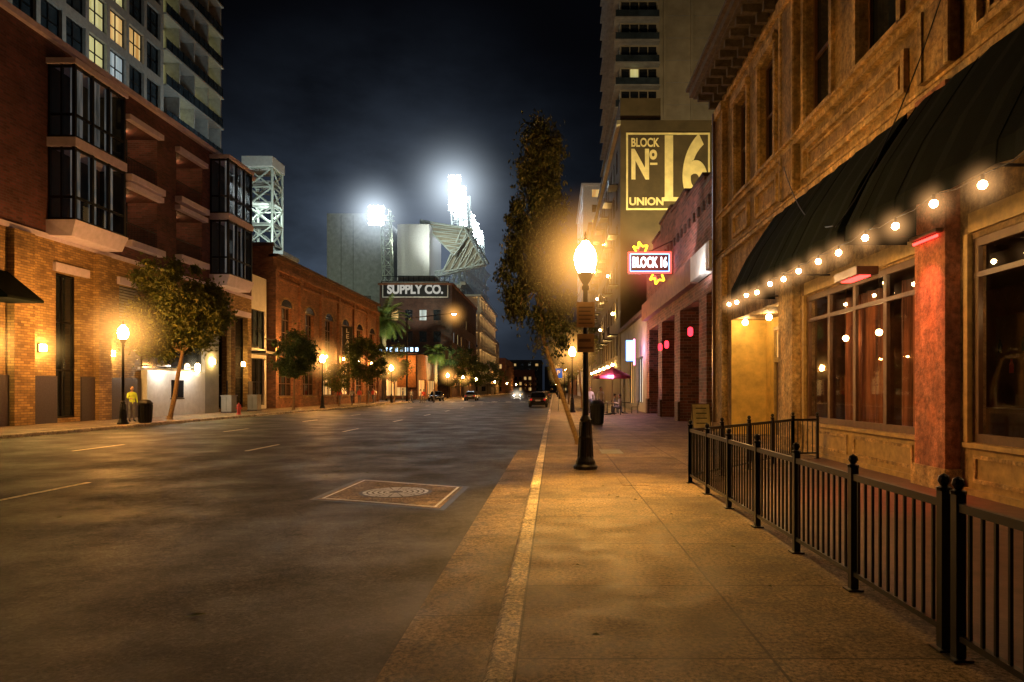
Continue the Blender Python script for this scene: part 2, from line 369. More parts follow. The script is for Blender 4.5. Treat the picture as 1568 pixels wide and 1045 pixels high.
for k in range(80):
    x,y=(U(-9,-.6),U(4,24)) if R()<.6 else (U(-.1,2.2),U(4,22)); z=-.118 if x<-.3 else .012
    a=U(0,6.3); s=U(.02,.045)
    if k==0: x,y,s=(-2.72,5.19,.08)
    if k==1: x,y,s=(-8.6,16.3,.13)
    c,d=math.cos(a)*s,math.sin(a)*s
    g.quad('leaves',M['leaf_y'],[(x-c,y-d,z),(x+d*.5,y-c*.5,z+.01),(x+c,y+d,z+.004),(x-d*.5,y+c*.5,z+.012)])
g.done()

# ------------------------------------------------------------------ street lamps
def street_lamp(x,y,gm=None,near=False,hz=True):
    g=G('street_lamp',(x,y,0)); I=M['fence']
    g.lathe('base',I,x,y,[(.24,0),(.25,.06),(.21,.1),(.2,.16),(.14,.26),(.125,.6),(.14,.64),(.12,.7),(.10,.95),(.115,1.0),(.07,1.08)],20)
    for k in range(8):
        a=2*math.pi*k/8; g.tube('flutes',I,(x+.15*math.cos(a),y+.15*math.sin(a),.1),(x+.105*math.cos(a),y+.105*math.sin(a),.95),.022,.016,6)
    g.lathe('pole',I,x,y,[(.065,1.0),(.05,3.6),(.075,3.63),(.075,3.68),(.05,3.72),(.1,3.8),(.15,3.9),(.16,3.95)],16)
    g.lathe('globe',gm or M['globe'],x,y,[(.13,3.955),(.19,4.05),(.225,4.2),(.22,4.32),(.18,4.44),(.10,4.54),(.06,4.6)],20)
    g.lathe('finial',I,x,y,[(.07,4.601),(.05,4.64),(.02,4.68),(.035,4.71),(.005,4.8)],12)
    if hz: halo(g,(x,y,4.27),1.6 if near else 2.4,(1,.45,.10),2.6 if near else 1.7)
    return g
lg=street_lamp(.64,13.8,near=True)
lg.face('F',13.72)
lg.box('parking_sign',M['plate'],.46,.82,0,.02,2.85,3.36); lg.box('parking_sign',M['plate'],.47,.81,0,.02,2.35,2.72)
for k in range(5): lg.box('sign_print',M['brownwood'],.50,.78-.04*(k%2),.02,.024,2.92+k*.08,2.945+k*.08)
lg.box('sign_print',M['brownwood'],.50,.78,.02,.024,2.42,2.46); lg.box('sign_print',M['brownwood'],.50,.74,.02,.024,2.56,2.62)
lg.face('W',0)
for z in (3.1,2.55): lg.box('sign_bracket',M['fence'],.58,.70,13.72,13.75,z,z+.03)
child_light(lg,'pool_spot','SPOT',(.75,13.45,3.92),(1,.50,.085),1900,.08,(.9,10.6,0),74,blend=1.0)  # added spot beside the globe, throws the bright pool on the sidewalk
child_light(lg,'pool_spot','SPOT',(.64,14.1,3.92),(1,.50,.09),600,.08,(.9,18,0),90,blend=1.0)  # second added spot, brightens the sidewalk beyond the lamp
lg.done()
for p in ((1.3,48.0),(1.3,82),(1.0,118)): street_lamp(*p,gm=M['globe_far']).done('all')
for p in ((-20,31.7),(-20,59),(-20,84)): street_lamp(*p,gm=M['globe_far']).done('all')
for p in ((-19.9,128),(-19.9,150)): street_lamp(*p,gm=M['globe_far']).done('all')
for p in ((.9,150),(-19.9,175),(.9,200),(-19.9,230),(.9,260),(-19.9,290),(-19.9,360),(.9,340)): street_lamp(*p,gm=M['globe_far'],hz=False).done('all')
g=G('mast_street_lamp',(-17.6,92,0)); I=M['darkmetal']
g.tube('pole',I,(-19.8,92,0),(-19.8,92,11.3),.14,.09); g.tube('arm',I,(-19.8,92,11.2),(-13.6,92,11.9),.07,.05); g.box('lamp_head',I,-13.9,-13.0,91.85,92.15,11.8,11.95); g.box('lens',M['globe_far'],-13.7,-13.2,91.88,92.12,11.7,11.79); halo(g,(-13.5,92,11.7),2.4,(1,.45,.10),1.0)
child_light(g,'pool_spot','SPOT',(-13.5,91.5,11.6),(1,.55,.2),5000,.2,(-18,88,0),130,blend=1)
g.tube('signal_arm',I,(-19.8,92,6.3),(-14,92,6.6),.07,.05); g.box('traffic_signal',I,-14.6,-14.2,91.8,92,5.7,6.9); g.done()

# ------------------------------------------------------------------ near right building (bar)
g=G('restaurant_building',(6.4,15,0)).face('R',6.4); S=M['stucco'];T=M['trim']
ops=[(19.3,24.6,.0,4.1,1.25),(11.9,17.3,.8,3.95,.22),(5.4,10.45,.8,3.9,.22),(.5,4.6,.8,3.9,.22)]
ops2=[(22.5,24.0),(19.7,21.2),(15.7,17.3),(12.6,14.3),(8.9,10.5),(6.3,7.9),(2.5,4.1)]
for a,b in ops2: ops.append((a,b,8.35,11.55,.28))
facade(g,'walls',S,-6,26.5,0,13.0,ops)
for a,b in ops2:
    window(g,a,b,8.35,11.55,.28,M['glassdark'],M['brownwood'],1,2,.09)
    g.box('window_sills',T,a-.12,b+.12,.0,.14,8.24,8.34)
    g.box('window_hoods',T,a-.18,b+.18,.0,.16,11.6,11.82); g.box('window_hoods',T,a-.08,b+.08,.0,.08,11.82,11.95)
    g.box('window_trim',T,a-.16,a-.002,.0,.09,8.345,11.595); g.box('window_trim',T,b+.002,b+.16,.0,.09,8.345,11.595)
def framepanel(part,m,a,b,c,e,w=.08,v=.05):
    g.box(part,m,a,a+w,0,v,c,e); g.box(part,m,b-w,b,0,v,c,e); g.box(part,m,a+w,b-w,0,v-.003,c,c+w); g.box(part,m,a+w,b-w,0,v-.003,e-w,e)
for a,b in ((22.3,24.2),(19.4,21.5),(12.3,17.4),(6.0,10.3),(1,4.6)): framepanel('relief_panels',T,a,b,6.95,7.75,.12,.10)
for a,b in ((12.6,17.1),(6.3,10.0)): framepanel('relief_panels',T,a,b,7.14,7.56,.05,.05)
g.box('belt_course',T,-6,26.5,0,.13,8.0,8.14); g.box('belt_course',T,-6,26.5,0,.22,8.14,8.2)
g.box('belt_course',T,-6,26.5,0,.15,6.5,6.62); g.box('belt_course',T,-6,26.5,0,.09,6.70,6.76)
g.box('frieze',T,-6,26.5,0,.1,12.25,12.4)
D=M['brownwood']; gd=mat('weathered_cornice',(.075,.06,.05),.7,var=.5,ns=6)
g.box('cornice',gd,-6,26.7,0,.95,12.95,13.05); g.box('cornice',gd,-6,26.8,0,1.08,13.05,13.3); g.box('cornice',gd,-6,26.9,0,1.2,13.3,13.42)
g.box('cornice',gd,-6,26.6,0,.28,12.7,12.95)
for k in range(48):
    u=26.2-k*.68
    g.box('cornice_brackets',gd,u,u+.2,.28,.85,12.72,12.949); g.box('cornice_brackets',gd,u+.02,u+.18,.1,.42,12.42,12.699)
for a,b in ((25.2,26.5),(17.75,18.85),(10.75,11.65),(4.75,5.3),(-1,-.2)):
    red=(a==10.75)
    g.box('red_tint_pilaster' if red else 'pilasters',M['redtint'] if red else T,a,b,0,.24 if red else .2,.0,6.49); g.box('pilasters',S,a,b,0,.16,6.78,7.98); g.box('pilasters',S,a,b,0,.16,8.21,12.2)
    g.box('pilaster_edges',T,a,a+.12,.16,.2,6.78,7.98); g.box('pilaster_edges',T,b-.12,b,.16,.2,6.78,7.98); g.box('pilaster_edges',T,a,a+.12,.16,.2,8.21,11.9); g.box('pilaster_edges',T,b-.12,b,.16,.2,8.21,11.9)
    g.box('pilaster_base',T,a-.06,b+.06,0,.28,0,.35); g.box('pilaster_cap',T,a-.06,b+.06,0,.26,11.9,12.24)
W=M['wood']
for (a,b,n) in ((11.9,17.3,4),(5.4,10.45,3),(.5,4.6,3)):
    window(g,a,b,.8,3.95 if a==11.9 else 3.9,.12,M['glass'],M['brownwood'],n,1,.13,gp='storefront_glass')
    g.box('window_frames',M['brownwood'],a,b,-.08,-.01,3.3,3.38)
    g.box('outer_frame',W,a-.1,a-.002,0,.07,.8,3.98); g.box('outer_frame',W,b+.002,b+.1,0,.07,.8,3.98)
    g.box('sill_board',W,a-.05,b+.05,0,.12,.72,.79)
    g.box('kick_plate',W,a,b,0,.05,.1,.7); g.box('plinth',W,a-.05,b+.05,0,.1,0,.1)
    w=(b-a)/ (n//2 or 1)
    for k in range(n//2 or 1):
        A=a+k*w+.15;B=a+(k+1)*w-.15
        for q in ((A,A+.06,.2,.62),(B-.06,B,.2,.62),(A+.06,B-.06,.2,.26),(A+.06,B-.06,.56,.62)): g.box('kick_panels',T,q[0],q[1],.05,.08,q[2],q[3])
    for zz,hh in ((3.99,.3),): g.box('head_board',W,a,b,0,.06,zz,zz+hh)
    pts=[]; nn=int((b-a)*14)
    for k in range(nn+1): pts.append((a+(b-a)*k/nn,-1.0+.07*math.sin(k*1.15)+.03*math.sin(k*.37)))
    for k in range(nn):
        if (k//12)%4==3 : continue
        g.quad('curtains',M['curt_red'],[(pts[k][0],pts[k][1],.6),(pts[k+1][0],pts[k+1][1],.6),(pts[k+1][0],pts[k+1][1],3.9),(pts[k][0],pts[k][1],3.9)])
    for k in range(n):
        uu=a+(b-a)*(k+.5)/n; p=g.m(uu,-.35,3.78); g.ball('curtain_fill_bulbs',M['indoor'],p,.04,6)
        child_light(g,'curtain_fill','SPOT',(p[0],p[1],3.68),(1,.42,.15),16,.03,(p[0]+.55,p[1],1.8),130,blend=1)  # added bulbs and spots between glass and curtains, brighten the curtains
g.quad('interior_wall',M['room'],[(-6,-5,0),(18.6,-5,0),(18.6,-5,4.2),(-6,-5,4.2)]); g.quad('interior_floor',D,[(-6,-5,.1),(18.6,-5,.1),(18.6,-.25,.1),(-6,-.25,.1)]); g.quad('interior_ceiling',D,[(-6,-5,4.2),(18.6,-5,4.2),(18.6,-.25,4.2),(-6,-.25,4.2)])
g.quad('interior_end',M['room'],[(18.6,-5,0),(18.6,-.3,0),(18.6,-.3,4.2),(18.6,-5,4.2)]); g.quad('interior_end',M['room'],[(-6,-5,0),(-6,-.3,0),(-6,-.3,4.2),(-6,-5,4.2)])
g.box('bar_counter',D,4,17,-3.6,-3.0,.1,1.2); g.box('back_bar_shelf',D,4,17,-4.9,-4.6,1.2,3.4)
for q in range(30): x,y,z=g.m(4.5+q*.42,-4.5,2.0+.5*(q%2)); g.lathe('bottles',M['glassblue'] if q%2 else M['cloth_r'],x,y,[(.05,0),(.05,.2),(.02,.27),(.02,.33)],6,z)
for u in (2,7,9.4,12.9,14.9,16.6):
    g.tube('pendant_cord',D,(u,-.7,4.2),(u,-.7,2.95),.01,n=4); p=g.m(u,-.7,2.85); g.ball('pendant_lamps',M['indoor'],p,.07,8)
yel=mat('yellow_plaster',(.62,.42,.10),.7,var=.25,ns=3,bs=.2)
g.quad('recess_wall',yel,[(24.59,.0,0),(24.59,-1.25,0),(24.59,-1.25,4.1),(24.59,0,4.1)])
g.quad('recess_wall',yel,[(19.3,-1.25,0),(24.6,-1.25,0),(24.6,-1.25,4.1),(19.3,-1.25,4.1)])
for a,b in ((21.0,22.1),(22.1,23.2)):
    g.box('double_door',D,a,b,-1.24,-1.17,.02,2.5)
    g.box('door_glass',M['glassdark'],a+.2,b-.2,-1.17,-1.155,.9,2.25); g.box('transom',M['lit_warm'],a+.08,b-.08,-1.24,-1.16,2.7,3.6)
    g.box('door_panel',W,a+.2,b-.2,-1.17,-1.15,.2,.7)
for u in (20.92,22.07,23.2): g.box('door_frame',W,u,u+.08,-1.24,-1.1,0,3.7)
g.box('door_frame',W,20.92,23.28,-1.24,-1.09,3.6,3.72); g.box('door_frame',W,20.92,23.28,-1.24,-1.09,2.52,2.66)
g.box('door_handle',M['grey'],22.0,22.04,-1.14,-1.1,1.0,1.35)
for u,v in ((22.2,-.6),(20.2,-.6),(23.9,-.3)): p=g.m(u,v,3.95); g.ball('entry_lamps',M['smalllamp'],p,.10,8)
g.box('drain_pipe',D,26.2,26.32,.2,.3,0,12.2)
g.face('W',0)
g.quad('end_wall',M['brick_warm'],[(6.4,26.5,0),(20,26.5,0),(20,26.5,13),(6.4,26.5,13)]); g.quad('roof',M['black'],[(6.4,-6,13),(20,-6,13),(20,26.5,13),(6.4,26.5,13)])
g.quad('end_wall',S,[(6.4,-6,0),(20,-6,0),(20,-6,13),(6.4,-6,13)])
def cable(a,b,sag,r=.012,n=10):
    a=Vector(a);b=Vector(b);pp=[a.lerp(b,k/n)-Vector((0,0,sag*4*(k/n)*(1-k/n))) for k in range(n+1)]
    for k in range(n): g.tube('overhead_cable',M['black'],pp[k],pp[k+1],r,n=4)
cable((6.2,10.9,7.9),(4.95,12.0,4.45),.4); cable((6.2,9.6,6.4),(4.9,4.5,4.7),.35); cable((6.2,18.4,7.6),(4.95,12.1,4.5),.5)
g.done()
def awning(u0,u1):
    g=G('window_awning',(5.7,(u0+u1)/2,4)).face('R',6.4); A=M['awning']
    n=int((u1-u0)/.28); prof=[(.24,6.42),(.62,5.86),(1.05,5.2),(1.45,4.38),(1.47,4.12)]
    for k in range(n):
        a=u0+(u1-u0)*k/n; b=u0+(u1-u0)*(k+1)/n
        da=.012*math.sin(k*2.1); db=.012*math.sin((k+1)*2.1)
        for i in range(4):
            p,q=prof[i],prof[i+1]
            g.quad('canvas',A,[(a,p[0]+da,p[1]+da),(b,p[0]+db,p[1]+db),(b,q[0]+db,q[1]+db-abs(.03*math.sin((k+1)*1.57))*(i==3)),(a,q[0]+da,q[1]+da-abs(.03*math.sin(k*1.57))*(i==3))])
        if k%4==0:
            for i in range(4):
                p,q=prof[i],prof[i+1]; g.tube('seams',A,(a,p[0]+.002,p[1]+.002),(a,q[0]+.002,q[1]+.002),.008,n=5)
    for u in (u0,u1): g.quad('end_cloth',A,[(u,x,z) for x,z in prof]+[(u,.24,4.12)])
    for u in (u0+.03,(u0+u1)/2,u1-.03):
        g.tube('frame_bars',M['darkmetal'],(u,.15,4.2),(u,1.42,4.2),.02); 
    g.tube('frame_bars',M['darkmetal'],(u0,1.42,4.22),(u1,1.42,4.22),.02)
    g.done()
awning(11.9,19.0); awning(4.2,11.6); awning(-4,3.9)
g=G('string_lights',(4.9,12,4)).face('W',0)
ys=[5.75,6.75,7.77,8.77,9.75,10.7,11.7,12.6,13.6,14.5,15.4,16.4,17.3,18.2,19.0]
pv=None
for y in ys:
    p=(4.88,y,3.96+.03*math.sin(y*3)); g.ball('bulbs',M['bulb'],p,.05,8); g.tube('sockets',M['black'],(4.88,y,p[2]+.045),(4.88,y,p[2]+.12),.02,n=6)
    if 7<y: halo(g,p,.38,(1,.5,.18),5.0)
    if pv:
        a=Vector((4.88,pv[1],pv[2]+.12));b=Vector((4.88,y,p[2]+.12)); mid=(a+b)/2-Vector((0,0,.05)); g.tube('cable',M['black'],a,mid,.006,n=4); g.tube('cable',M['black'],mid,b,.006,n=4)
    pv=p
g.done()
g=G('red_neon_tube',(6.0,11.1,4.1)); g.tube('tube',M['neon_r'],(6.09,10.85,4.05),(6.09,11.55,4.05),.025); g.box('holder',M['brownwood'],6.04,6.15,10.8,11.6,4.1,4.16)
child_light(g,'red_glow','SPOT',(5.5,11.1,3.95),(1,.14,.09),130,.03,(6.16,11.2,3.0),70,blend=1); child_light(g,'red_glow','SPOT',(5.6,11.0,3.8),(1,.12,.07),45,.03,(6.12,11.2,.8),55,blend=1)
g.done()
g=G('heater_lamp',(5.6,12,3.8)); g.box('body',M['brownwood'],5.5,5.9,12.4,13.4,3.7,3.85); g.box('coil',M['neon_r'],5.6,5.8,12.5,13.3,3.68,3.699); child_light(g,'red_glow','SPOT',(5.2,10.8,3.6),(1,.04,.02),260,.03,(4.9,10.2,0),50); g.done()

# ------------------------------------------------------------------ fence
g=G('patio_fence',(2.4,6,0)); F=M['fence']
def run(a,b,step=1.36):
    a=Vector(a);b=Vector(b); L=(b-a).length; d=(b-a)/L; n=max(1,round(L/step)); nrm=Vector((-d.y,d.x))
    def bar(p,q,w,z0,z1):
        o=nrm*w/2; vs=[(p-o),(p+o),(q+o),(q-o)]
        vs=[(v.x,v.y,z0) for v in vs]+[(v.x,v.y,z1) for v in vs]
        g.add('rails',F,vs,[(0,1,2,3),(4,5,6,7),(0,1,5,4),(1,2,6,5),(2,3,7,6),(3,0,4,7)])
    bar(a,b,.04,.88,.93); bar(a,b,.035,.12,.155)
    for k in range(n+1):
        p=a+d*L*k/n; g.box('posts',F,p.x-.03,p.x+.03,p.y-.03,p.y+.03,0,.98); g.box('base_plates',F,p.x-.06,p.x+.06,p.y-.06,p.y+.06,0.001,.015)
        g.lathe('caps',F,p.x,p.y,[(.045,.98),(.045,1.0),(.02,1.01),(.038,1.04),(.03,1.07),(.005,1.085)],10)
    m=int(L/.115)
    for k in range(1,m):
        p=a+d*L*k/m; g.box('pickets',F,p.x-.009,p.x+.009,p.y-.009,p.y+.009,.155,.88)
run((2.4,4.2),(2.34,11.7)); run((2.4,-2.8),(2.4,4.05)); run((2.34,11.7),(5.5,15.7),1.3); run((5.5,15.7),(6.1,15.8),.6)
g.done()

# ------------------------------------------------------------------ brick building right
g=G('brick_bar_building',(6.4,36,0)).face('R',6.4); B=M['brick_bar']
bays=[(27.0,28.6),(30.1,34.6),(36.2,40.4),(41.8,45.8)]
facade(g,'walls',B,26.56,47,0,6.3,[(a,b,0,5.6,1.6) for a,b in bays])
facade(g,'walls',B,26.56,47,7.4,9.7,[])
for a,b,z in ((26.56,29,10.2),(29,33,10.7),(33,37,11.2),(37,41,11.5),(41,44,11.0),(44,47,10.4)):
    g.box('parapet',B,a,b,-.35,0.0,9.7,z); g.box('coping',M['brick_dark'],a,b,-.4,.08,z,z+.14)
g.box('canopy_fascia',mat('rust_fascia',(.22,.09,.06),.6),30.2,47,0,.35,6.3,7.4)
g.box('canopy_fascia_white',M['white'],26.56,30.2,0,.36,6.35,7.42)
g.quad('side_wall',B,[(26.56,0,0),(26.56,-14,0),(26.56,-14,9.7),(26.56,0,9.7)]); g.quad('roof',M['black'],[(26.56,0,9.69),(47,0,9.69),(47,-14,9.69),(26.56,-14,9.69)])
g.quad('far_wall',B,[(47,0,0),(47,-14,0),(47,-14,9.7),(47,0,9.7)])
for a,b in bays:
    window(g,a,b,0,5.6,1.6,M['glassdark'],M['darkmetal'],3,2,.1); g.box('column_base',M['brick_dark'],b,b+.9,0,.12,0,1.0)
for k in range(20): g.box('dentils',M['brick_dark'],26.9+k,27.2+k,.0,.1,9.2,9.6)
g.face('W',0)
for p in ((6.1,30.0,4.15),(6.1,36.3,4.0),(6.1,38.5,4.0)):
    g.tube('lantern_arm',M['black'],(6.4,p[1],p[2]+.3),(6.0,p[1],p[2]+.3),.02); g.lathe('red_lanterns',M['red_em'],6.0,p[1],[(.05,-.2),(.11,-.15),(.12,0),(.11,.15),(.05,.2)],10,p[2])
child_light(g,'facade_flood','SPOT',(5.5,27.3,6.0),(1,.93,.85),220,.05,(6.5,29.0,7.8),110)
child_light(g,'roof_flood','SPOT',(4.6,31,7.6),(1,.62,.55),330,.05,(6.4,33,9.9),120)
child_light(g,'bay_light','POINT',(6.9,38,4.9),(1,.2,.12),12,.05); child_light(g,'bay_light','POINT',(7.0,32,4.9),(1,.35,.2),12,.05)
g.done()
g=G('neon_blade_sign',(5.1,36.6,8.3)); g.face('F',36.6)
g.box('cabinet',M['black'],3.95,6.3,-.12,.12,7.78,8.98)
def neonrect(a,b,c,e,m,part,r=.025,v=.15):
    for q in (((a,v,c),(b,v,c)),((b,v,c),(b,v,e)),((b,v,e),(a,v,e)),((a,v,e),(a,v,c))): g.tube(part,m,q[0],q[1],r,n=6)
neonrect(4.0,6.25,7.83,8.93,M['neon_r'],'red_border',.035); neonrect(4.09,6.16,7.92,8.84,M['neon_b'],'blue_border',.02)
g.text('letters',M['neon_w'],'BLOCK 16',.74,(5.12,36.46,8.38),ext=.02,off=.02,sx=.56)
for zz,sg,xx in ((8.99,1,4.65),(7.77,-1,5.55)):
    pts=[(-.3,0),(-.5,.3),(-.18,.2),(-.12,.55),(.1,.3),(.45,.34),(.3,.0)]
    pts=[(xx+a*.8,.05,zz+sg*b*.95) for a,b in pts]
    for k in range(len(pts)-1): g.tube('yellow_flame',M['neon_y'],pts[k],pts[k+1],.05,n=6)
    g.tube('flame_core',M['neon_r'],(xx-.15,.05,zz+sg*.05),(xx-.02,.05,zz+sg*.3),.03,n=6)
g.tube('bracket',M['darkmetal'],(5.0,0,8.95),(6.4,0,9.6),.03); g.face('W',0)
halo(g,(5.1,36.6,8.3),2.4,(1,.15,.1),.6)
g.done()
g=G('corner_shop',(6.4,54,0)).face('R',6.4)
facade(g,'walls',M['grey'],47.06,65,0,6.9,[(49,53,.6,4,.3),(55,59,.4,4,.3),(61,63,.0,3.2,.3)])
window(g,49,53,.6,4,.3,M['lit_cool'],M['darkmetal'],3,1,gp='lit_glass'); window(g,55,59,.4,4,.3,M['lit_warm'],M['darkmetal'],3,1,gp='lit_glass'); window(g,61,63,0,3.2,.3,M['glassdark'],M['darkmetal'],2,1)
g.box('cornice',M['brick_dark'],47.06,65,0,.3,6.9,7.2); g.face('F',47.05); g.quad('side',M['brick_dark'],[(6.4,0,0),(20,0,0),(20,0,6.9),(6.4,0,6.9)])
g.box('blade_sign',M['neon_b'],5.3,5.8,-3,-2.8,3.7,5.2); g.box('sign_core',M['neon_w'],5.4,5.7,-2.8,-2.78,3.9,5.0); g.box('pink_strip',M['neon_p'],5.84,5.94,-3,-2.8,3.4,5.3)
child_light(g,'pink_glow','POINT',(5.6,48.5,4.4),(1,.3,.6),150,.05)
g.face('W',0); g.quad('roof',M['black'],[(6.4,47.06,6.89),(20,47.06,6.89),(20,65,6.89),(6.4,65,6.89)]); g.done()

# ------------------------------------------------------------------ generic block
def block(name,x0,x1,y0,y1,h,wall,sides,fl=3.4,z0=1.0,wh=1.9,ww=1.5,bay=3.0,litp=.1,fm=None,depth=.2,lits=None,top=1.2,cornice=None,gm=None,skipz=0,nx=1,nz=1):
    g=G(name,((x0+x1)/2,(y0+y1)/2,0)); lits=lits or [M['lit_warm'],M['lit_warm'],M['lit_cool'],M['lit_yel']]; gm=gm or M['glassdark']
    for sd in 'LRFB':
        c={'L':x1,'R':x0,'F':y0,'B':y1}[sd]; a,b=(y0,y1) if sd in 'LR' else (x0,x1)
        g.face(sd,c); ops=[]
        if sd in sides:
            n=int((b-a-.6)/bay); off=(b-a-n*bay)/2
            z=z0
            while z+wh<h-top:
                if z>=skipz:
                    for k in range(n):
                        u=a+off+k*bay+(bay-ww)/2; ops.append((u,u+ww,z,z+wh))
                z+=fl
        facade(g,'walls',wall,a,b,0,h,ops,depth)
        for i,o in enumerate(ops):
            lit=R()<litp; k=random.randrange(len(lits))
            window(g,*o,depth,lits[k] if lit else gm,fm,nx,nz,gp=('lit_windows_%d'%k if lit else 'glass'))
        if cornice and sd in sides:
            g.box('cornice',cornice,a-.3,b+.3,0,.35,h-.5,h-.1)
    g.face('W',0); g.quad('roof',M['black'],[(x0,y0,h),(x1,y0,h),(x1,y1,h),(x0,y1,h)])
    return g
g=block('painted_sign_building',6.4,24,65.6,117,27.5,M['signbrown'],'R',fl=3.7,z0=5,wh=2.2,ww=1.4,bay=3.4,litp=.3,fm=M['darkmetal'],cornice=M['greytan'])
g.box('upper_block',M['signbrown'],6.402,10.3,65.8,100,27.5,29.7)
g.face('F',65.6)
fr=M['gold']
for q in ((6.95,15.0,26.1,26.28),(6.95,15.0,18.85,19.03),(6.95,7.13,19.03,26.1),(14.82,15.0,19.03,26.1)): g.box('sign_frame',fr,q[0],q[1],.01,.05,q[2],q[3])
g.text('sign_block',fr,'BLOCK',1.15,(8.75,65.56,25.3),off=.03,sx=.72); g.text('sign_n',fr,'N',3.9,(8.3,65.56,23.1),off=.14,sx=.62)
g.text('sign_o',fr,'o',1.7,(9.55,65.56,24.3),off=.08,sx=.75); g.box('sign_dash',fr,9.25,9.95,.01,.05,23.2,23.4)
g.text('sign_16',fr,'16',8.3,(12.3,65.56,22.6),off=.26,sx=.60); g.text('sign_union',fr,'UNION',1.0,(8.9,65.56,19.65),off=.04)
g.box('sign_serif',fr,10.55,12.15,.012,.052,19.7,20.1)
for k in range(7):
    y=68+k*6.5; g.face('R',6.4)
    for z in (7,12,17,22): g.box('balconies',M['darkmetal'],y,y+2.4,0,.9,z,z+.12); 
    for z in (7,12,17,22):
        g.box('balcony_rail',M['darkmetal'],y,y+2.4,.85,.89,z+.95,z+1.0)
        for q in range(9): g.box('balcony_rail',M['darkmetal'],y+q*.3,y+q*.3+.03,.86,.88,z+.12,z+.95)
    x,yy,z=g.m(y+3.2,.25,9.5+(k%3)*5); g.ball('wall_lamps',M['sconce'],(x,yy,z),.14,8)
    x,yy,z=g.m(y+3.4,.25,4.2); g.ball('wall_lamps',M['sconce'],(x,yy,z),.14,8)
g.face('W',0)
child_light(g,'sign_flood','SPOT',(10.5,58.5,9),(1,.74,.30),21000,.3,(11.0,65.6,23.0),62)
g.box('flood_fixture',M['darkmetal'],10.3,10.7,58.1,58.4,7.2,8.6)
g.done()
g=block('apartment_tower',9.2,30,95,125,78,M['greytan'],'',)
g.face('F',95)
for k in range(24):
    z=3+k*3.1
    g.box('floor_slabs',M['grey'],8.4,14.6,.02,1.4,z,z+.2); g.box('balcony_glass',M['glassblue'],8.5,14.5,1.3,1.34,z+.2,z+1.15)
    for q in range(4):
        a=9.4+q*1.25; lit=R()
        g.box('lit_windows' if lit<.12 else 'windows',M['lit_yel'] if lit<.12 else M['glassdark'],a,a+1.1,.03,.08,z+.3,z+2.85)
    g.box('panel_joints',M['grey'],15.4,29.8,.0,.02,z+1,z+1.06)
for u in (15.2,19,24): g.box('pilasters',M['greytan'],u,u+.35,0,.35,0,78)
g.face('R',9.2)
for k in range(24):
    z=3+k*3.1; g.box('floor_slabs',M['grey'],95,124,.02,.8,z,z+.2); g.box('windows_side',M['glassblue'],96,123,.03,.07,z+.4,z+2.7)
g.face('W',0)
child_light(g,'facade_flood','SPOT',(16,70,30),(1,.68,.33),6500,1,(15,95,50),80)
g.done()

# ------------------------------------------------------------------ LEFT building A
g=G('bay_window_building',(-24,40,0)).face('L',-24); BT_lit=M['brick_tan'];BR=M['brick_red']
go=[(32.9,34.6,.2,7.3,.4),(37.7,39.5,4.5,7.4,.25),(48.5,50.0,.2,7.6,.4),(50.9,53.6,.2,7.2,.5),(24.5,28.6,.3,7.2,.4),(18,22,.3,7.2,.4)]
facade(g,'lower_walls',BT_lit,12,54.2,0,8.9,go)  # lamp light on the lower brick is put into its tan colour
uo=[(38.3,41.3,10.0,12.9,1.8),(38.3,41.3,13.7,16.7,1.8),(43.4,46.6,10.2,13.0,1.8),(43.4,46.6,13.9,16.7,1.8),(22,25,10,12.9,.3),(22,25,13.7,16.7,.3)]
facade(g,'upper_walls',BR,12,54.2,8.9,18.2,uo)
g.box('roof_coping',M['lilac'],12,54.4,-.3,.25,18.2,18.5)
g.box('band',M['lilac'],12,54.2,0,.12,8.75,8.98)
for a,b,c,e,d in uo:
    g.quad('balcony_back',M['glassblue'],[(a,-d+.01,c),(b,-d+.01,c),(b,-d+.01,e),(a,-d+.01,e)])
    g.box('balcony_slab',M['lilac'],a-.15,b+.15,-.25,.45,c-.38,c-.02); 
    g.box('balcony_slab',M['lilac'],a-.15,b+.15,-.2,.35,e+.02,e+.32)
    for zz in (c+1.0,): g.box('railing',M['darkmetal'],a,b,-.06,-.02,zz,zz+.05)
    for q in range(int((b-a)/.14)): g.box('railing',M['darkmetal'],a+q*.14,a+q*.14+.02,-.05,-.03,c,c+1)
    if d>1:
        g.box('balcony_door_frame',M['white'],(a+b)/2-.04,(a+b)/2+.04,-1.78,-1.7,c,e)
        x,y,z=g.m((a+b)/2,-1.2,e-.15); g.ball('balcony_lamps',M['indoor'],(x,y,z),.12,6)
for o in go:
    a,b,c,e,d=o
    if e-c<4:
        g.quad('louvre_back',M['black'],[(a,-d,c),(b,-d,c),(b,-d,e),(a,-d,e)])
        for q in range(18): g.box('louvres',M['grey'],a,b,-.16,-.08,c+q*.16,c+q*.16+.09)
    else:
        window(g,a,b,c,e,d,M['glassdark'],M['darkmetal'],2 if b-a<3 else 3,3,.09)
    g.box('lintels',M['lilac'],a-.2,b+.5 if a==32.9 else b+.2,0,.16,e+.02,e+.42)
for a,b in ((12,18),(22,24.5),(28.6,32.9),(34.6,39.6),(53.6,54.2),(50.0,50.9)): g.box('granite_base',M['granite'],a,b,0,.08,0,2.25)
for a,b in ((30.0,31.2),(35.6,36.6),(46.4,48.3),(50.1,50.8)):
    g.box('lower_pilasters',BT_lit if a!=46.4 else M['grey'],a,b,0,.3,0,8.7)
g.box('white_portal',M['white'],39.7,46.3,0,.35,0,2.75); g.box('portal_window',M['glassdark'],42.2,43.6,.35,.37,1.1,2.2); g.box('portal_trim',M['darkmetal'],42.1,43.7,.35,.365,1.0,1.08)
g.box('shop_glazing',M['glassdark'],39.7,46.3,.02,.08,2.9,4.4)
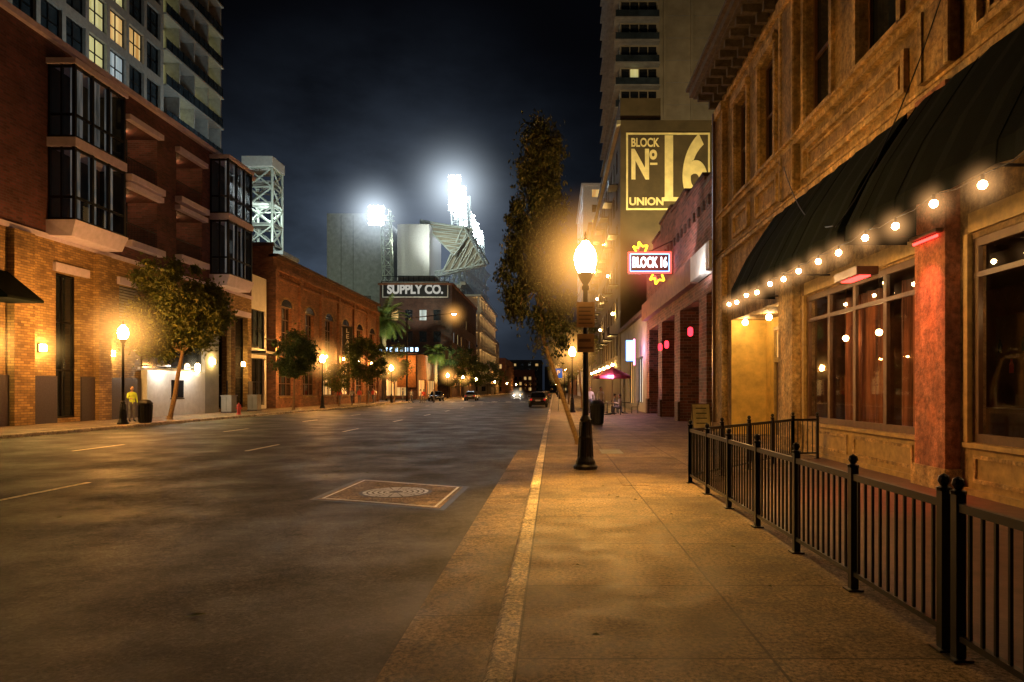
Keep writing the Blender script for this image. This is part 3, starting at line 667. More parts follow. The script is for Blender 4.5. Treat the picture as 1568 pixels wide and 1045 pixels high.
g.tube('round_sign',M['smalllamp'],(45.2,.38,3.05),(45.2,.46,3.05),.28,n=16)
for u in (40.8,44.0):
    g.box('portal_lamps',M['white'],u-.2,u+.2,.4,1.0,3.0,3.08); p=g.m(u,1.0,2.85); child_light(g,'portal_light','POINT',p,(1,.88,.68),130,.05)
def bay(u0,u1,z0,z1,pr):
    Dm=M['darkmetal']
    g.add('bay_base',M['lilac'],[(u0-.15,0,z0),(u1+.15,0,z0),(u1+.05,pr-.15,z0),(u0-.05,pr-.15,z0),(u0-.15,0,z0+.75),(u1+.15,0,z0+.75),(u1+.15,pr+.12,z0+.75),(u0-.15,pr+.12,z0+.75)],[(0,1,2,3),(4,5,6,7),(0,1,5,4),(1,2,6,5),(2,3,7,6),(3,0,4,7)])
    g.box('bay_cap',M['lilac'],u0-.15,u1+.15,0,pr+.12,z1-.25,z1)
    zm=(z0+.75+z1-.25)/2
    g.box('bay_band',M['lilac'],u0-.1,u1+.1,0,pr+.08,zm-.22,zm+.22)
    for c,e in ((z0+.75,zm-.22),(zm+.22,z1-.25)):
        n=3
        for k in range(n+1):
            u=u0+(u1-u0)*k/n; g.box('bay_frame',Dm,u-.07,u+.07,pr-.12,pr+.02,c,e)
        for zz in (c,c+(e-c)*.3,e-.14): 
            g.box('bay_frame',Dm,u0,u1,pr-.1,pr+.0,zz,zz+.12); g.box('bay_frame',Dm,u0-.02,u0+.06,0,pr-.12,zz,zz+.12)
        g.box('bay_frame',Dm,u0-.03,u0+.08,.0,.12,c,e); g.box('bay_frame',Dm,u0-.03,u0+.08,pr*.5-.05,pr*.5+.05,c,e)
        g.quad('bay_glass',M['glass'],[(u0+.02,pr-.06,c),(u1-.02,pr-.06,c),(u1-.02,pr-.06,e),(u0+.02,pr-.06,e)])
        g.quad('bay_glass',M['glass'],[(u0+.02,0,c),(u0+.02,pr-.06,c),(u0+.02,pr-.06,e),(u0+.02,0,e)])
        g.quad('bay_side',Dm,[(u1-.02,0,c),(u1-.02,pr-.06,c),(u1-.02,pr-.06,e),(u1-.02,0,e)])
        g.quad('bay_dark',M['black'],[(u0+.2,.05,c),(u1-.2,.05,c),(u1-.2,.05,e),(u0+.2,.05,e)])
        for k in range(n):
            a=u0+(u1-u0)*(k+.12)/n; b=u0+(u1-u0)*(k+U(.55,.95))/n
            m=14; pp=[(a+(b-a)*i/m,pr-.35+.04*math.sin(i*2.0)) for i in range(m+1)]
            for i in range(m): g.quad('curtains',M['curt_white'],[(pp[i][0],pp[i][1],c),(pp[i+1][0],pp[i+1][1],c),(pp[i+1][0],pp[i+1][1],e),(pp[i][0],pp[i][1],e)])
bay(32.4,36.1,8.9,17.3,1.3); bay(47.7,51.3,8.9,18.0,1.3); bay(21.0-3.5,21.0,8.9,17.3,1.3)
for u in (28.9,31.8,36.8,47.3,52.3,23.2):
    zc=3.55
    v0=.31 if u==47.3 else .11
    g.box('sconce_mount',M['darkmetal'],u-.12,u+.12,v0-.11,v0,zc-.2,zc+.2)
    g.box('sconces',M['sconce'],u-.13,u+.13,v0+.05,v0+.17,zc-.15,zc+.15)
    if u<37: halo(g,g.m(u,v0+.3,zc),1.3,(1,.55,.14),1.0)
g.box('entry_awning',M['awning'],28.0,30.0,0,1.6,5.4,5.5); g.add('entry_awning',M['awning'],[(28,0,6.8),(30,0,6.8),(30,1.6,5.5),(28,1.6,5.5),(28,0,5.5),(30,0,5.5)],[(0,1,2,3),(0,3,4),(1,2,5)])
g.face('W',0); g.quad('roof',M['black'],[(-45,12,18.19),(-24,12,18.19),(-24,54.2,18.19),(-45,54.2,18.19)])
g.quad('end_wall',BR,[(-45,54.2,0),(-24,54.2,0),(-24,54.2,18.2),(-45,54.2,18.2)]); g.quad('end_wall',BR,[(-45,12,0),(-24,12,0),(-24,12,18.2),(-45,12,18.2)])
g.done()
g=G('glass_link_building',(-25,56,0)).face('L',-24.5); facade(g,'walls',M['white'],54.3,58.2,0,11,[(54.8,57.8,5,8.2,.2),(54.8,57.8,.3,4.2,.3)]); window(g,54.8,57.8,5,8.2,.2,M['glassblue'],M['darkmetal'],3,2); window(g,54.8,57.8,.3,4.2,.3,M['glassdark'],M['darkmetal'],3,2)
g.box('canopy',M['darkmetal'],54.3,58.2,0,1.6,4.5,4.7); g.box('balcony_rail',M['darkmetal'],54.3,58.2,1.5,1.55,5.6,5.7); g.face('W',0); g.quad('roof',M['black'],[(-35,54.3,11),(-24.5,54.3,11),(-24.5,58.2,11),(-35,58.2,11)]); g.done()

g=G('glass_apartment_tower',(-36,60,0)).face('L',-36); ops=[]
fl=3.3; TF=M['towerframe']
for k in range(5,24):
    for j in range(9): ops.append((40.4+j*2.5,42.5+j*2.5,k*fl+.45,k*fl+3.0,.35))
facade(g,'walls',TF,40,63,0,80,ops,.3)
for o in ops:
    r=R(); mm,nn=(M['lit_warm'],'lit_warm') if r<.10 else (M['lit_yel'],'lit_yel') if r<.22 else (M['lit_cool'],'lit_cool') if r<.28 else (M['glassblue'],'glass')
    window(g,*o,mm,M['darkmetal'],2,2,.09,gp=nn)
for k in range(5,24):
    z=k*fl
    g.box('balcony_slabs',TF,63,74,-1.5,.25,z,z+.16); g.box('balcony_glass',M['glassblue'],63.2,73.8,.15,.18,z+.16,z+1.15)
    for q in range(12): g.box('balcony_posts',M['darkmetal'],63.1+q*.97,63.15+q*.97,.18,.22,z+.16,z+1.2)
    for j in range(4):
        r=R(); g.box('lit_rooms' if r<.28 else 'dark_rooms',M['lit_yel'] if r<.28 else M['glassdark'],63.1+j*2.7,65.6+j*2.7,-1.5,-1.45,z+.2,z+3.1)
        g.box('piers',TF,65.6+j*2.7,65.8+j*2.7,-1.5,-.0,z+.16,z+fl)
g.box('core',M['grey'],63,74,-14,-1.52,0,80)
g.face('W',0); g.quad('side',TF,[(-60,40,0),(-36,40,0),(-36,40,80),(-60,40,80)])
child_light(g,'roof_terrace_light','POINT',(-30,50,22),(.8,.95,.9),650,.1); child_light(g,'roof_terrace_light','POINT',(-30,66,24),(.75,.95,.95),700,.1)
g.done()

g=G('brick_warehouse',(-24,76,0)).face('L',-24); BW=M['brick_warm']; ops=[]
nb=6; w=(93-58.4)/nb
for k in range(nb):
    a=58.4+k*w+1.2; ops.append((a,a+w-2.4,1.0,4.4,.35)); ops.append((a+.5,a+w-2.9,5.6,9.0,.35))
facade(g,'walls',BW,58.4,93,0,13.0,ops)
for o in ops:
    lit=o[2]<2 and R()<.6
    window(g,*o,M['lit_warm'] if lit else M['glassdark'],M['brownwood'],3,3,.08,gp='lit_glass' if lit else 'glass')
    a,b=o[0],o[1]; c=(a+b)/2; r=(b-a)/2+.15
    if o[2]>3:
        for k in range(9):
            t0=math.pi*k/9;t1=math.pi*(k+1)/9; q=[]
            for rr,t in ((r,t0),(r,t1),(r+.35,t1),(r+.35,t0)): q.append((c+rr*math.cos(t),.09,9.0+rr*.5*math.sin(t)))
            g.quad('arch_rings',M['brick_tan'],q); g.quad('arch_fill',M['glassdark'],[(c+(r-.02)*math.cos(t0),.03,9.0+(r-.02)*.5*math.sin(t0)),(c+(r-.02)*math.cos(t1),.03,9.0+(r-.02)*.5*math.sin(t1)),(c,.03,9.0)])
    g.box('sills',M['brick_tan'],a-.15,b+.15,0,.12,o[2]-.15,o[2]-.01)
for k in range(nb+1):
    u=min(58.4+k*w,92.6); g.box('pilasters',BW,u,u+.55,0,.22,0,11.9); x,y,z=g.m(u+.3,.6,5.0); g.ball('wall_lamps',M['walllamp'],(x,y,z),.11,8)
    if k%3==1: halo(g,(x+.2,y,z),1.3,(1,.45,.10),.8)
g.box('cornice',BW,58.4,93.1,0,.3,11.9,12.2); g.box('cornice',M['brick_dark'],58.4,93.2,-.4,.4,13.0,13.25); g.box('cornice',BW,58.4,93,0,.16,11.2,11.35)
for k in range(60): g.box('dentils',BW,58.6+k*.57,58.85+k*.57,.0,.18,11.55,11.85)
g.face('F',58.4); facade(g,'end_walls',BW,-45,-24,0,13.9,[]); g.box('end_parapet',M['brick_dark'],-45,-24,-.3,.1,13.9,14.2)
g.face('B',93); facade(g,'end_walls',BW,-45,-24,0,13,[]); g.face('W',0); g.quad('roof',M['black'],[(-45,58.4,12.9),(-24,58.4,12.9),(-24,93,12.9),(-45,93,12.9)])
g.done()
g=G('lease_banner',(-23.2,77,7)).face('F',76.7); g.box('banner',M['black'],-23.7,-22.6,0,.06,5.2,8.6)
for i,ch in enumerate('LEASE'): g.text('letter',M['letter'],ch,.72,(-23.15,76.62,8.2-.65*i),ext=.01,off=.01)
g.box('banner_arm',M['darkmetal'],-24,-22.6,0,.05,8.62,8.68); g.done()

g=block('supply_company_building',-37,-21.6,145,190,24.3,M['brick_dark'],'FL',fl=4.6,z0=2.5,wh=2.3,ww=1.6,bay=3.0,litp=.12,fm=M['black'],top=5,cornice=M['brick_warm'])
g.face('F',145); g.box('sign_board',M['black'],-36.6,-22.2,.0,.1,21.0,24.6)
for q in ((-36.4,-22.4,24.25,24.45),(-36.4,-22.4,21.15,21.35),(-36.4,-36.2,21.35,24.25),(-22.6,-22.4,21.35,24.25)): g.box('sign_frame',M['letter'],q[0],q[1],.1,.14,q[2],q[3])
g.text('sign_letters',emis('letter_glow',(.80,.77,.66),.55),'SUPPLY CO.',2.6,(-29.4,144.8,22.8),off=.11,sx=.86)
g.box('penthouse',M['grey'],-34,-26,-20,-4,24.3,26.5)
for k in range(14): g.box('roof_railing',M['darkmetal'],-36.5+k*1.1,-36.4+k*1.1,-.6,-.5,24.6,25.8)
g.box('roof_railing',M['darkmetal'],-36.5,-22,-.6,-.5,25.7,25.8)
child_light(g,'sign_flood','SPOT',(-28,136,15),(1,.85,.6),2500,.1,(-29,145,22),90)
g.done()
g=G('corner_restaurant',(-30,125,0)).face('F',120); facade(g,'walls',M['brick_warm'],-38,-24,0,8.0,[(-36,-31,.5,3.5,.3),(-30,-26,.5,3.5,.3)]); window(g,-36,-31,.5,3.5,.3,M['lit_warm'],M['black'],4,1); window(g,-30,-26,.5,3.5,.3,M['lit_warm'],M['black'],4,1)
g.face('L',-24); facade(g,'walls',M['brick_warm'],120,140,0,8,[(121,128,.4,3.4,.3),(130,138,.4,3.4,.3)]); window(g,121,128,.4,3.4,.3,M['lit_warm'],M['black'],5,1); window(g,130,138,.4,3.4,.3,M['lit_warm'],M['black'],5,1)
g.face('F',120)
bl=emis('blue_sign_glow',(.5,.75,1),3)
for k in range(9): g.box('blue_letters',bl,-31.5+k*.9,-31.0+k*.9,.1,.15,8.3,9.0)
g.box('orange_panel',mat('orange_panel',(.45,.17,.04),.6),-27.5,-24.2,.05,.3,2.0,7.6); child_light(g,'orange_light','POINT',(-25.5,117.5,6),(1,.5,.15),500,.1)
for x in (-35,-32,-29): g.ball('wall_lamps',M['walllamp'],(x,119.3,4.4),.14,6)
g.face('W',0); g.quad('roof',M['black'],[(-38,120,8),(-24,120,8),(-24,140,8),(-38,140,8)]); g.done()

# ------------------------------------------------------------------ trusses / stadium
def truss(g,part,m,p0,p1,w,n,r=.12,up=Vector((0,0,1))):
    p0=Vector(p0);p1=Vector(p1);d=(p1-p0).normalized(); a=d.cross(up)
    if a.length<.1: a=d.cross(Vector((0,1,0)))
    a.normalize(); b=d.cross(a).normalized()
    cs=[(a+b)*w/2,(a-b)*w/2,(-a-b)*w/2,(-a+b)*w/2]
    for c in cs: g.tube(part,m,p0+c,p1+c,r,n=5,cap=False)
    for k in range(n):
        q0=p0+(p1-p0)*k/n;q1=p0+(p1-p0)*(k+1)/n
        for i in range(4):
            c,e=cs[i],cs[(i+1)%4]; g.tube(part,m,q0+c,q1+e,r*.6,n=4,cap=False); g.tube(part,m,q1+c,q1+e,r*.6,n=4,cap=False)
            if w>3: g.tube(part,m,q0+e,q1+c,r*.6,n=4,cap=False)
T_=M['truss']
g=G('white_lattice_tower',(-42,100,0)); truss(g,'lattice',T_,(-42.3,100,17),(-42.3,100,33.5),3.6,6,.2)
g.face('F',98); g.box('stair_block',M['white'],-45,-39.0,-6,0,0,21); g.box('stair_band',M['grey'],-45,-38.8,-6,.2,21,21.5); g.box('stair_band',M['grey'],-45,-38.8,-6,.2,18.4,18.7); g.box('top_cap',M['white'],-44.6,-40.2,-4,.5,33.6,35)
for z in (22.5,25.5,28.5,31.5): g.box('landings',M['grey'],-44.2,-40.4,-3.8,-.3,z,z+.2)
g.face('W',0); child_light(g,'stair_light','POINT',(-38,92,24),(.85,1,.88),2600,.1); child_light(g,'stair_light','POINT',(-42.3,100,27),(.85,1,.88),500,.1)
g.done()
g=block('concrete_block_building',-56.5,-43,170,195,45.5,M['grey'],''); g.face('F',170); g.box('louvre',M['black'],-47.5,-45.5,.02,.1,22,25); 
for u in (-53,-50): g.box('panel_joint',M['black'],u,u+.08,.0,.03,0,45)
child_light(g,'flood','SPOT',(-50,140,30),(.85,.95,.62),7000,.3,(-49,170,36),90); g.done()
g=block('pale_concrete_building',-41.5,-33,181,200,45.5,M['white'],''); child_light(g,'flood','SPOT',(-38,165,38),(.9,.95,.7),2200,.3,(-37,181,38),100); g.done()
g=G('stadium',(-30,205,0))
def bank(c,nx,nz,s,dy=0,part='lamps'):
    for i in range(nx):
        for j in range(nz):
            x=c[0]+(i-(nx-1)/2)*s; z=c[2]+(j-(nz-1)/2)*s; y=c[1]+i*dy
            g.ball(part,M['flood'],(x,y-.3,z),s*.36,6,1,.5,1)
            g.box('lamp_housings',M['truss'],x-s*.42,x+s*.42,y,y+.5,z-s*.42,z+s*.42)
bank((-43.7,168,44.5),4,5,1.0)
truss(g,'masts',T_,(-40.5,168.5,18),(-41.5,168.5,46),2.2,12,.15); truss(g,'masts',T_,(-39.5,169,44),(-45,169,44),1.2,6,.1)
for k in range(7):
    y=195+k*7; x=-27.6+k*.55; top=61-k*1.0
    truss(g,'stand_masts',T_,(x+.5,y,20),(x-1.0,y,top),1.8,14,.16)
    for j in range(7 if k<3 else 4):
        for i in range(3 if k<2 else 2):
            g.ball('lamps',M['flood'],(x-1.8+i*1.1,y-1.2,top-j*1.3+1),.42,6,1,.6,1)
    if k<3: g.box('lamp_frames',T_,x-2.4,x+1.2,y-.8,y-.5,top-8.6,top+1.7)
    truss(g,'rakers',T_,(x+1.5,y,42),(x-7,y,30),1.6,7,.14)
for k in range(6):
    z=20+k*4.2; truss(g,'ring_beams',T_,(-27,195,z),(-23.2,240,z+(1 if k%2 else 0)),.8,18,.1)
def tri(P0,P1,P2,n,r=.13):
    P0,P1,P2=map(Vector,(P0,P1,P2))
    for a,b in ((P0,P1),(P1,P2),(P2,P0)): g.tube('canopy_steel',T_,a,b,r*1.8,n=5)
    for k in range(n+1):
        t=k/n; g.tube('canopy_steel',T_,P0.lerp(P1,t),P0.lerp(P2,t),r,n=4); g.tube('canopy_steel',T_,P0.lerp(P1,t),P0.lerp(P2,min(1,t+1/n)),r*.8,n=4)
    g.add('canopy_panels',M['greytan'],[P0+Vector((0,.5,0)),P1+Vector((0,.5,0)),P2+Vector((0,.5,0))],[(0,1,2)],True)
tri((-27,185,38),(-36.5,186,47.5),(-22,186,45.5),7)
tri((-19,187,36),(-24.5,185,46),(-30.5,188,34),6)
truss(g,'canopy_steel',T_,(-36.5,186,47.3),(-22,190,45.5),1.0,12,.12); truss(g,'canopy_steel',T_,(-35.5,190,33),(-19,188,36.5),1.4,12,.14); truss(g,'canopy_steel',T_,(-24.5,190,46.5),(-18.5,188,36),1.2,9,.14)
g.face('L',-22)
for k in range(9): g.box('stand_decks',M['greytan'],193,250,-14+k*1.2,-12.6+k*1.2,24+k*.9,25+k*.9)
for z in (8,13,18,23,28): 
    g.box('concourse_slabs',M['greytan'],193,250,-6,1.5,z,z+.6); g.box('concourse_rail',T_,193,250,1.3,1.4,z+1.4,z+1.5)
    for k in range(14): g.box('columns',M['greytan'],193.5+k*4,194.1+k*4,.4,1.0,z-4.4,z)
    for k in range(7): g.ball('concourse_lamps',M['indoor'],(-21.5,196+k*8,z-.6),.26,6)
g.face('W',0)
child_light(g,'field_flood','SPOT',(-31,172,40),(.9,.97,.85),5500,.3,(-27,190,42),110); child_light(g,'field_flood','POINT',(-30,190,52),(.85,.93,1),2500,.3)
halo(g,(-43.7,166.5,44.5),20,(.75,.88,1),.30,pw=7); halo(g,(-28.0,191,58),30,(.75,.88,1),.18,pw=7); halo(g,(-37,205,46),48,(.62,.78,1),.0022,pw=1.8)
g.done()

# ------------------------------------------------------------------ far city
wl=[M['lit_warm']]
block('office_building',-45,-24,262,300,22,M['greytan'],'FL',litp=.45,wh=1.8,lits=wl).done()
block('office_building',-45,-22,310,380,16,M['brick_warm'],'FL',litp=.4,lits=wl).done()
g=block('white_apartment_building',6.4,22,150,185,47,M['white'],'RF',fl=3.3,litp=.15,ww=2.0,wh=1.7,bay=3.2,cornice=M['white']); child_light(g,'facade_flood','SPOT',(2,130,30),(1,.75,.5),4500,.3,(8,150,42),80); g.done()
block('brick_apartment_building',6.4,22,120,146,31,M['greytan'],'RF',fl=3.4,litp=.35,cornice=M['grey'],lits=wl).done()
block('office_building',6.4,30,200,300,20,M['brick_warm'],'RF',litp=.4,lits=wl).done()
block('hotel_building',-60,-10,560,600,26,M['greytan'],'F',litp=.35,fl=4,ww=2.2,bay=6,lits=wl).done()
block('hotel_building',-8,40,600,640,22,M['grey'],'F',litp=.35,fl=4,ww=2.2,bay=6,lits=wl).done()
block('warehouse_building',-33,-12,430,470,14,M['brick_warm'],'FL',litp=.6,lits=wl).done()
block('brick_office_building',30,50,-30,20,25,M['brick_red'],'R',litp=.1).done()

# ------------------------------------------------------------------ trees
def leaf(g,part,m,c,s,droop=.3):
    d=Vector((U(-1,1),U(-1,1),U(-1,.7)-droop)).normalized(); a=d.orthogonal().normalized(); a=(Matrix.Rotation(U(0,6.28),3,d)@a)
    c=Vector(c); w=s*U(.34,.55); nrm=d.cross(a)*s*.12
    g.add(part,m,[c-d*s*.5,c+a*w*.5+nrm,c+d*s*.5,c-a*w*.5+nrm],[(0,1,2,3)],True)
def limb(g,p0,p1,r0,r1,n=4,wob=.08):
    p0=Vector(p0);p1=Vector(p1);L=(p1-p0).length; pts=[p0]
    for k in range(1,n): pts.append(p0.lerp(p1,k/n)+Vector((U(-1,1),U(-1,1),U(-.3,1)))*wob*L)
    pts.append(p1)
    for k in range(n): g.tube('limbs',M['bark'],pts[k],pts[k+1],r0+(r1-r0)*k/n,r0+(r1-r0)*(k+1)/n,7,False)
    return pts
def tree(name,base,fork,ells,ncl,nleaf,ls,lm,r=.09,droop=.3,clr=.45,tp=None,vs=1.0):
    g=G(name,base); base=Vector(base);fork=Vector(fork)
    pts=tp or [base,base.lerp(fork,.35)+Vector((.04,0,0)),base.lerp(fork,.7)+Vector((-.03,.02,0)),fork]
    for k in range(len(pts)-1): g.tube('trunk',M['bark'],pts[k],pts[k+1],r*(1-.4*k/len(pts)),r*(1-.4*(k+1)/len(pts)),10,False)
    g.lathe('root_flare',M['bark'],base.x,base.y,[(r*1.7,-.02),(r*1.2,.08),(r*.95,.2)],10)
    tot=sum(e[2] for e in ells)
    for c,rad,wt in ells:
        c=Vector(c)
        for k in range(max(1,int(ncl*wt/tot))):
            v=Vector((U(-1,1),U(-1,1),U(-1,1)))
            while v.length>1: v=Vector((U(-1,1),U(-1,1),U(-1,1)))
            v=v.normalized()*(v.length**.5)*U(.85,1.18)
            cc=c+Vector((v.x*rad[0],v.y*rad[1],v.z*rad[2]))
            if k%3==0: limb(g,fork if cc.z<fork.z+1.5 else fork.lerp(Vector((c.x,c.y,cc.z)),.7),cc,r*.35,.012)
            R0=clr*U(.5,1.3)
            for i in range(int(nleaf*U(.5,1.4))):
                o=Vector((random.gauss(0,.45),random.gauss(0,.45),random.gauss(0,.4)*vs))*R0
                leaf(g,'leaves',lm,cc+o,ls*U(.6,1.25),droop)
    g.done(); return g
B0=Vector((.72,20,0)); 
tree('street_tree',B0,(-.45,20,4.6),[((-.45,20,4.3),(1.0,.95,1.0),1.1),((-.6,20,5.6),(1.02,1.0,.9),1.2),((-.5,20,7.0),(.85,.85,.9),1.0),((-.4,20,8.3),(.68,.7,.8),.65),((-.1,20,3.3),(.7,.7,.5),.35),((-.5,20,8.9),(.35,.4,.35),.15)],
     175,120,.15,M['leaf_b'],.075,.9,.30,tp=[B0,Vector((.42,20,.9)),Vector((.05,20,2.0)),Vector((-.28,20,3.0)),Vector((-.4,20,4.6)),Vector((-.45,20,6.5)),Vector((-.45,20,8.4))],vs=1.6)
tree('street_tree',(-20.6,36.6,0),(-19.9,36.6,3.6),[((-20.2,36.6,6.2),(2.2,2.0,2.3),2),((-21.3,36.6,4.7),(1.4,1.3,1.3),.9),((-18.9,36.6,5.6),(1.3,1.3,1.6),1.0)],150,140,.25,M['leaf_y'],.13,.3,.6)
tree('street_tree',(-20.6,54,0),(-20.5,54,2.6),[((-20.5,54,4.6),(1.6,1.6,1.6),2),((-20.8,54,3.4),(1.4,1.4,.7),.8)],90,110,.24,M['leaf_g'],.09,.3,.5)
tree('street_tree',(-20.8,66,0),(-20.8,66,1.6),[((-20.8,66,2.8),(1.3,1.2,1.3),1)],50,90,.2,M['leaf_y'],.06,.2,.45)
tree('street_tree',(-20.8,76,0),(-20.8,76,2.6),[((-20.8,76,5),(2.0,2,2.4),2)],90,100,.28,M['leaf_g'],.1,.3,.6)
tree('street_tree',(-20.8,89,0),(-20.8,89,2.6),[((-20.8,89,5),(1.8,2,2.2),2)],60,90,.28,M['leaf_g'],.1,.3,.6)
tree('street_tree',(2.4,58,0),(2.2,58,3.2),[((2.0,58,5.3),(1.7,1.7,2.0),2)],70,100,.24,M['leaf_y'],.1,.3,.6)
tree('street_tree',(1.6,74,0),(1.6,74,3.2),[((1.6,74,5.6),(2.0,1.9,2.4),2)],70,100,.28,M['leaf_g'],.1,.3,.6)
tree('street_tree',(1.6,100,0),(1.6,100,3.2),[((1.6,100,6),(2.2,2.2,2.8),2)],60,80,.32,M['leaf_g'],.1,.3,.7)
for y,h in ((138,10),(152,11),(168,10),(188,11),(215,11),(245,11)):
    tree('street_tree',(-20.8,y,0),(-20.8,y,3),[((-20.6,y,h*.62),(3.0,3,h*.36),2)],40,70,.5,M['leaf_g'],.14,.3,1.0)
for y in (140,180,230): tree('street_tree',(1.8,y,0),(1.8,y,3),[((1.8,y,6),(2.6,2.6,3),2)],36,70,.5,M['leaf_g'],.14,.3,1.0)
def palm(x,y,h,fr):
    g=G('palm_tree',(x,y,0))
    for k in range(8): g.tube('trunk',M['bark'],(x,y,h*k/8),(x,y,h*(k+1)/8),.38-.01*k,.34-.01*k,10,False)
    for k in range(60):
        a=U(0,6.28); el=U(-.5,1.35); L=fr*U(.8,1.1); p=Vector((x,y,h)); d=Vector((math.cos(a)*math.cos(el),math.sin(a)*math.cos(el),math.sin(el)))
        n=9
        for i in range(n):
            q=p+d*L/n; g.tube('frond_ribs',M['leaf_y'],p,q,.04,.03,4,False)
            side=d.cross(Vector((0,0,1))).normalized(); ll=.75*math.sin(math.pi*(i+1.2)/(n+1.6))+.15
            for s in (-1,1):
                for t in (0,.33,.66):
                    b=p.lerp(q,t); tip=b+side*s*ll+d*.35-Vector((0,0,.25)); g.add('leaflets',M['leaf_y'],[b,b+d*.13,tip],[(0,1,2)],True)
            p=q; d=(d+Vector((0,0,-.17))).normalized()
    g.tube('palm_fill_mount',M['darkmetal'],(x+1.2,y-3.5,0),(x+1.2,y-3.5,.3),.15)
    child_light(g,'palm_fill','SPOT',(x+1.2,y-3.5,.6),(.8,1,.5),4500,.1,(x,y,h),70); child_light(g,'palm_fill','SPOT',(x+4,y-8,6),(.8,1,.75),6000,.1,(x,y,h),60)  # added spots with a made-up mount, brighten the dark palm crown
    g.done()
palm(-25.6,103,12.0,4.3); palm(-22.8,132,8.5,3)

# ------------------------------------------------------------------ street furniture
def bin_(x,y):
    g=G('trash_bin',(x,y,0)); g.lathe('body',M['black'],x,y,[(.25,.0),(.27,.03),(.3,.85),(.33,.9),(.33,.96),(.22,1.08),(.1,1.12)],16)
    for k in range(16):
        a=2*math.pi*k/16; g.tube('slats',M['darkmetal'],(x+.28*math.cos(a),y+.28*math.sin(a),.05),(x+.32*math.cos(a),y+.32*math.sin(a),.86),.015,n=5)
    g.done()
bin_(-19.75,33.0); bin_(2.0,31.5)
g=G('sandwich_board',(6.0,27.9,0),local=True)
bm=mat('board_cream',(.5,.42,.2),.6)
g.add('boards',bm,[(-.35,-.28,0),(.35,-.28,0),(.35,-.02,1.0),(-.35,-.02,1.0)],[(0,1,2,3)]); g.add('boards',bm,[(-.35,.28,0),(.35,.28,0),(.35,.02,1.0),(-.35,.02,1.0)],[(0,1,2,3)])
g.box('hinge',M['brownwood'],-.37,.37,-.02,.02,.98,1.03)
for s in(-.36,.36): g.tube('frame',M['brownwood'],(s,-.29,0),(s,-.03,1.0),.02); g.tube('frame',M['brownwood'],(s,.29,0),(s,.03,1.0),.02)
for k in range(4): g.add('chalk_lines',M['black'],[(-.22,-.285+.045+.055*k,.22+.2*k),(.22,-.285+.045+.055*k,.22+.2*k),(.22,-.285+.056+.055*k,.26+.2*k),(-.22,-.285+.056+.055*k,.26+.2*k)],[(0,1,2,3)])
g.done()
def cabinet(x,y):
    g=G('utility_cabinet',(x,y,0)); g.box('body',M['grey'],x-.35,x+.35,y-.4,y+.4,.08,1.15); g.box('roof',M['grey'],x-.4,x+.4,y-.45,y+.45,1.15,1.22); g.box('plinth',M['granite'],x-.38,x+.38,y-.43,y+.43,0,.08); g.box('door_line',M['black'],x-.01,x+.01,y-.405,y-.4,.15,1.1); g.done()
cabinet(-22.6,47.5); cabinet(-22.8,52)
g=G('patio_umbrella',(3.85,45,0)); x,y=3.85,45
g.tube('pole',M['brownwood'],(x,y,0),(x,y,3.15),.03); g.lathe('base',M['black'],x,y,[(.3,0),(.3,.06),(.06,.12)],12)
n=8
for k in range(n):
    a=2*math.pi*k/n;b=2*math.pi*(k+1)/n;c=(a+b)/2; r=1.25
    A=(x+r*math.cos(a),y+r*math.sin(a),2.5);B=(x+r*math.cos(b),y+r*math.sin(b),2.5);Cc=(x+r*.93*math.cos(c),y+r*.93*math.sin(c),2.52)
    g.add('canopy',M['umb'],[(x,y,3.1),A,Cc,B],[(0,1,2),(0,2,3)]); g.add('valance',M['umb'],[A,Cc,B,(B[0],B[1],2.32),(Cc[0],Cc[1],2.34),(A[0],A[1],2.32)],[(0,1,4,5),(1,2,3,4)])
    g.tube('ribs',M['brownwood'],(x,y,3.05),(A[0],A[1],2.48),.012,n=4)
child_light(g,'umbrella_fill','POINT',(x-.3,y-1.4,2.5),(1,.55,.6),170,.05)  # added light without a fixture, brightens the people by the umbrella
g.done()
def table(x,y):
    g=G('patio_table',(x,y,0)); g.lathe('top',M['darkmetal'],x,y,[(.38,.72),(.4,.74),(.38,.76)],16); g.tube('stem',M['darkmetal'],(x,y,.02),(x,y,.72),.03); g.lathe('foot',M['darkmetal'],x,y,[(.25,0),(.22,.04),(.03,.08)],12); g.done()
def chair(x,y,r):
    g=G('patio_chair',(x,y,0),r,True); m=M['darkmetal']
    g.box('seat',m,-.22,.22,-.22,.22,.43,.46)
    for a in(-.2,.2):
        for b in(-.2,.2): g.tube('legs',m,(a,b,0),(a*.95,b*.95,.43),.015,n=6)
        g.tube('back_posts',m,(a,-.2,.45),(a*.95,-.28,.9),.015,n=6)
    for z in(.6,.72,.85): g.box('back_slats',m,-.19,.19,-.27+.0,-.25,z,z+.05)
    g.done()
for x,y in ((3.4,43.5),(4.8,46),(3.6,48)):
    table(x,y); chair(x-.65,y,-1.57); chair(x+.65,y,1.57)
g=G('parking_sign',(.35,52,0)); g.tube('post',M['grey'],(.35,52,0),(.35,52,3.2),.03); g.box('panel',emis('blue_sign',(.1,.3,.9),.4),.05,.65,51.94,51.97,2.5,3.2); g.text('letter',M['letter'],'P',.5,(.35,51.93,2.85),ext=.003,off=.01); g.done()
g=G('fire_hydrant',(-20.3,44,0)); g.lathe('body',M['cloth_r'],-20.3,44,[(.16,0),(.16,.05),(.11,.08),(.11,.5),(.14,.54),(.12,.62),(.05,.7),(.03,.75)],12); g.tube('outlets',M['cloth_r'],(-20.5,44,.4),(-20.1,44,.4),.05); g.done()

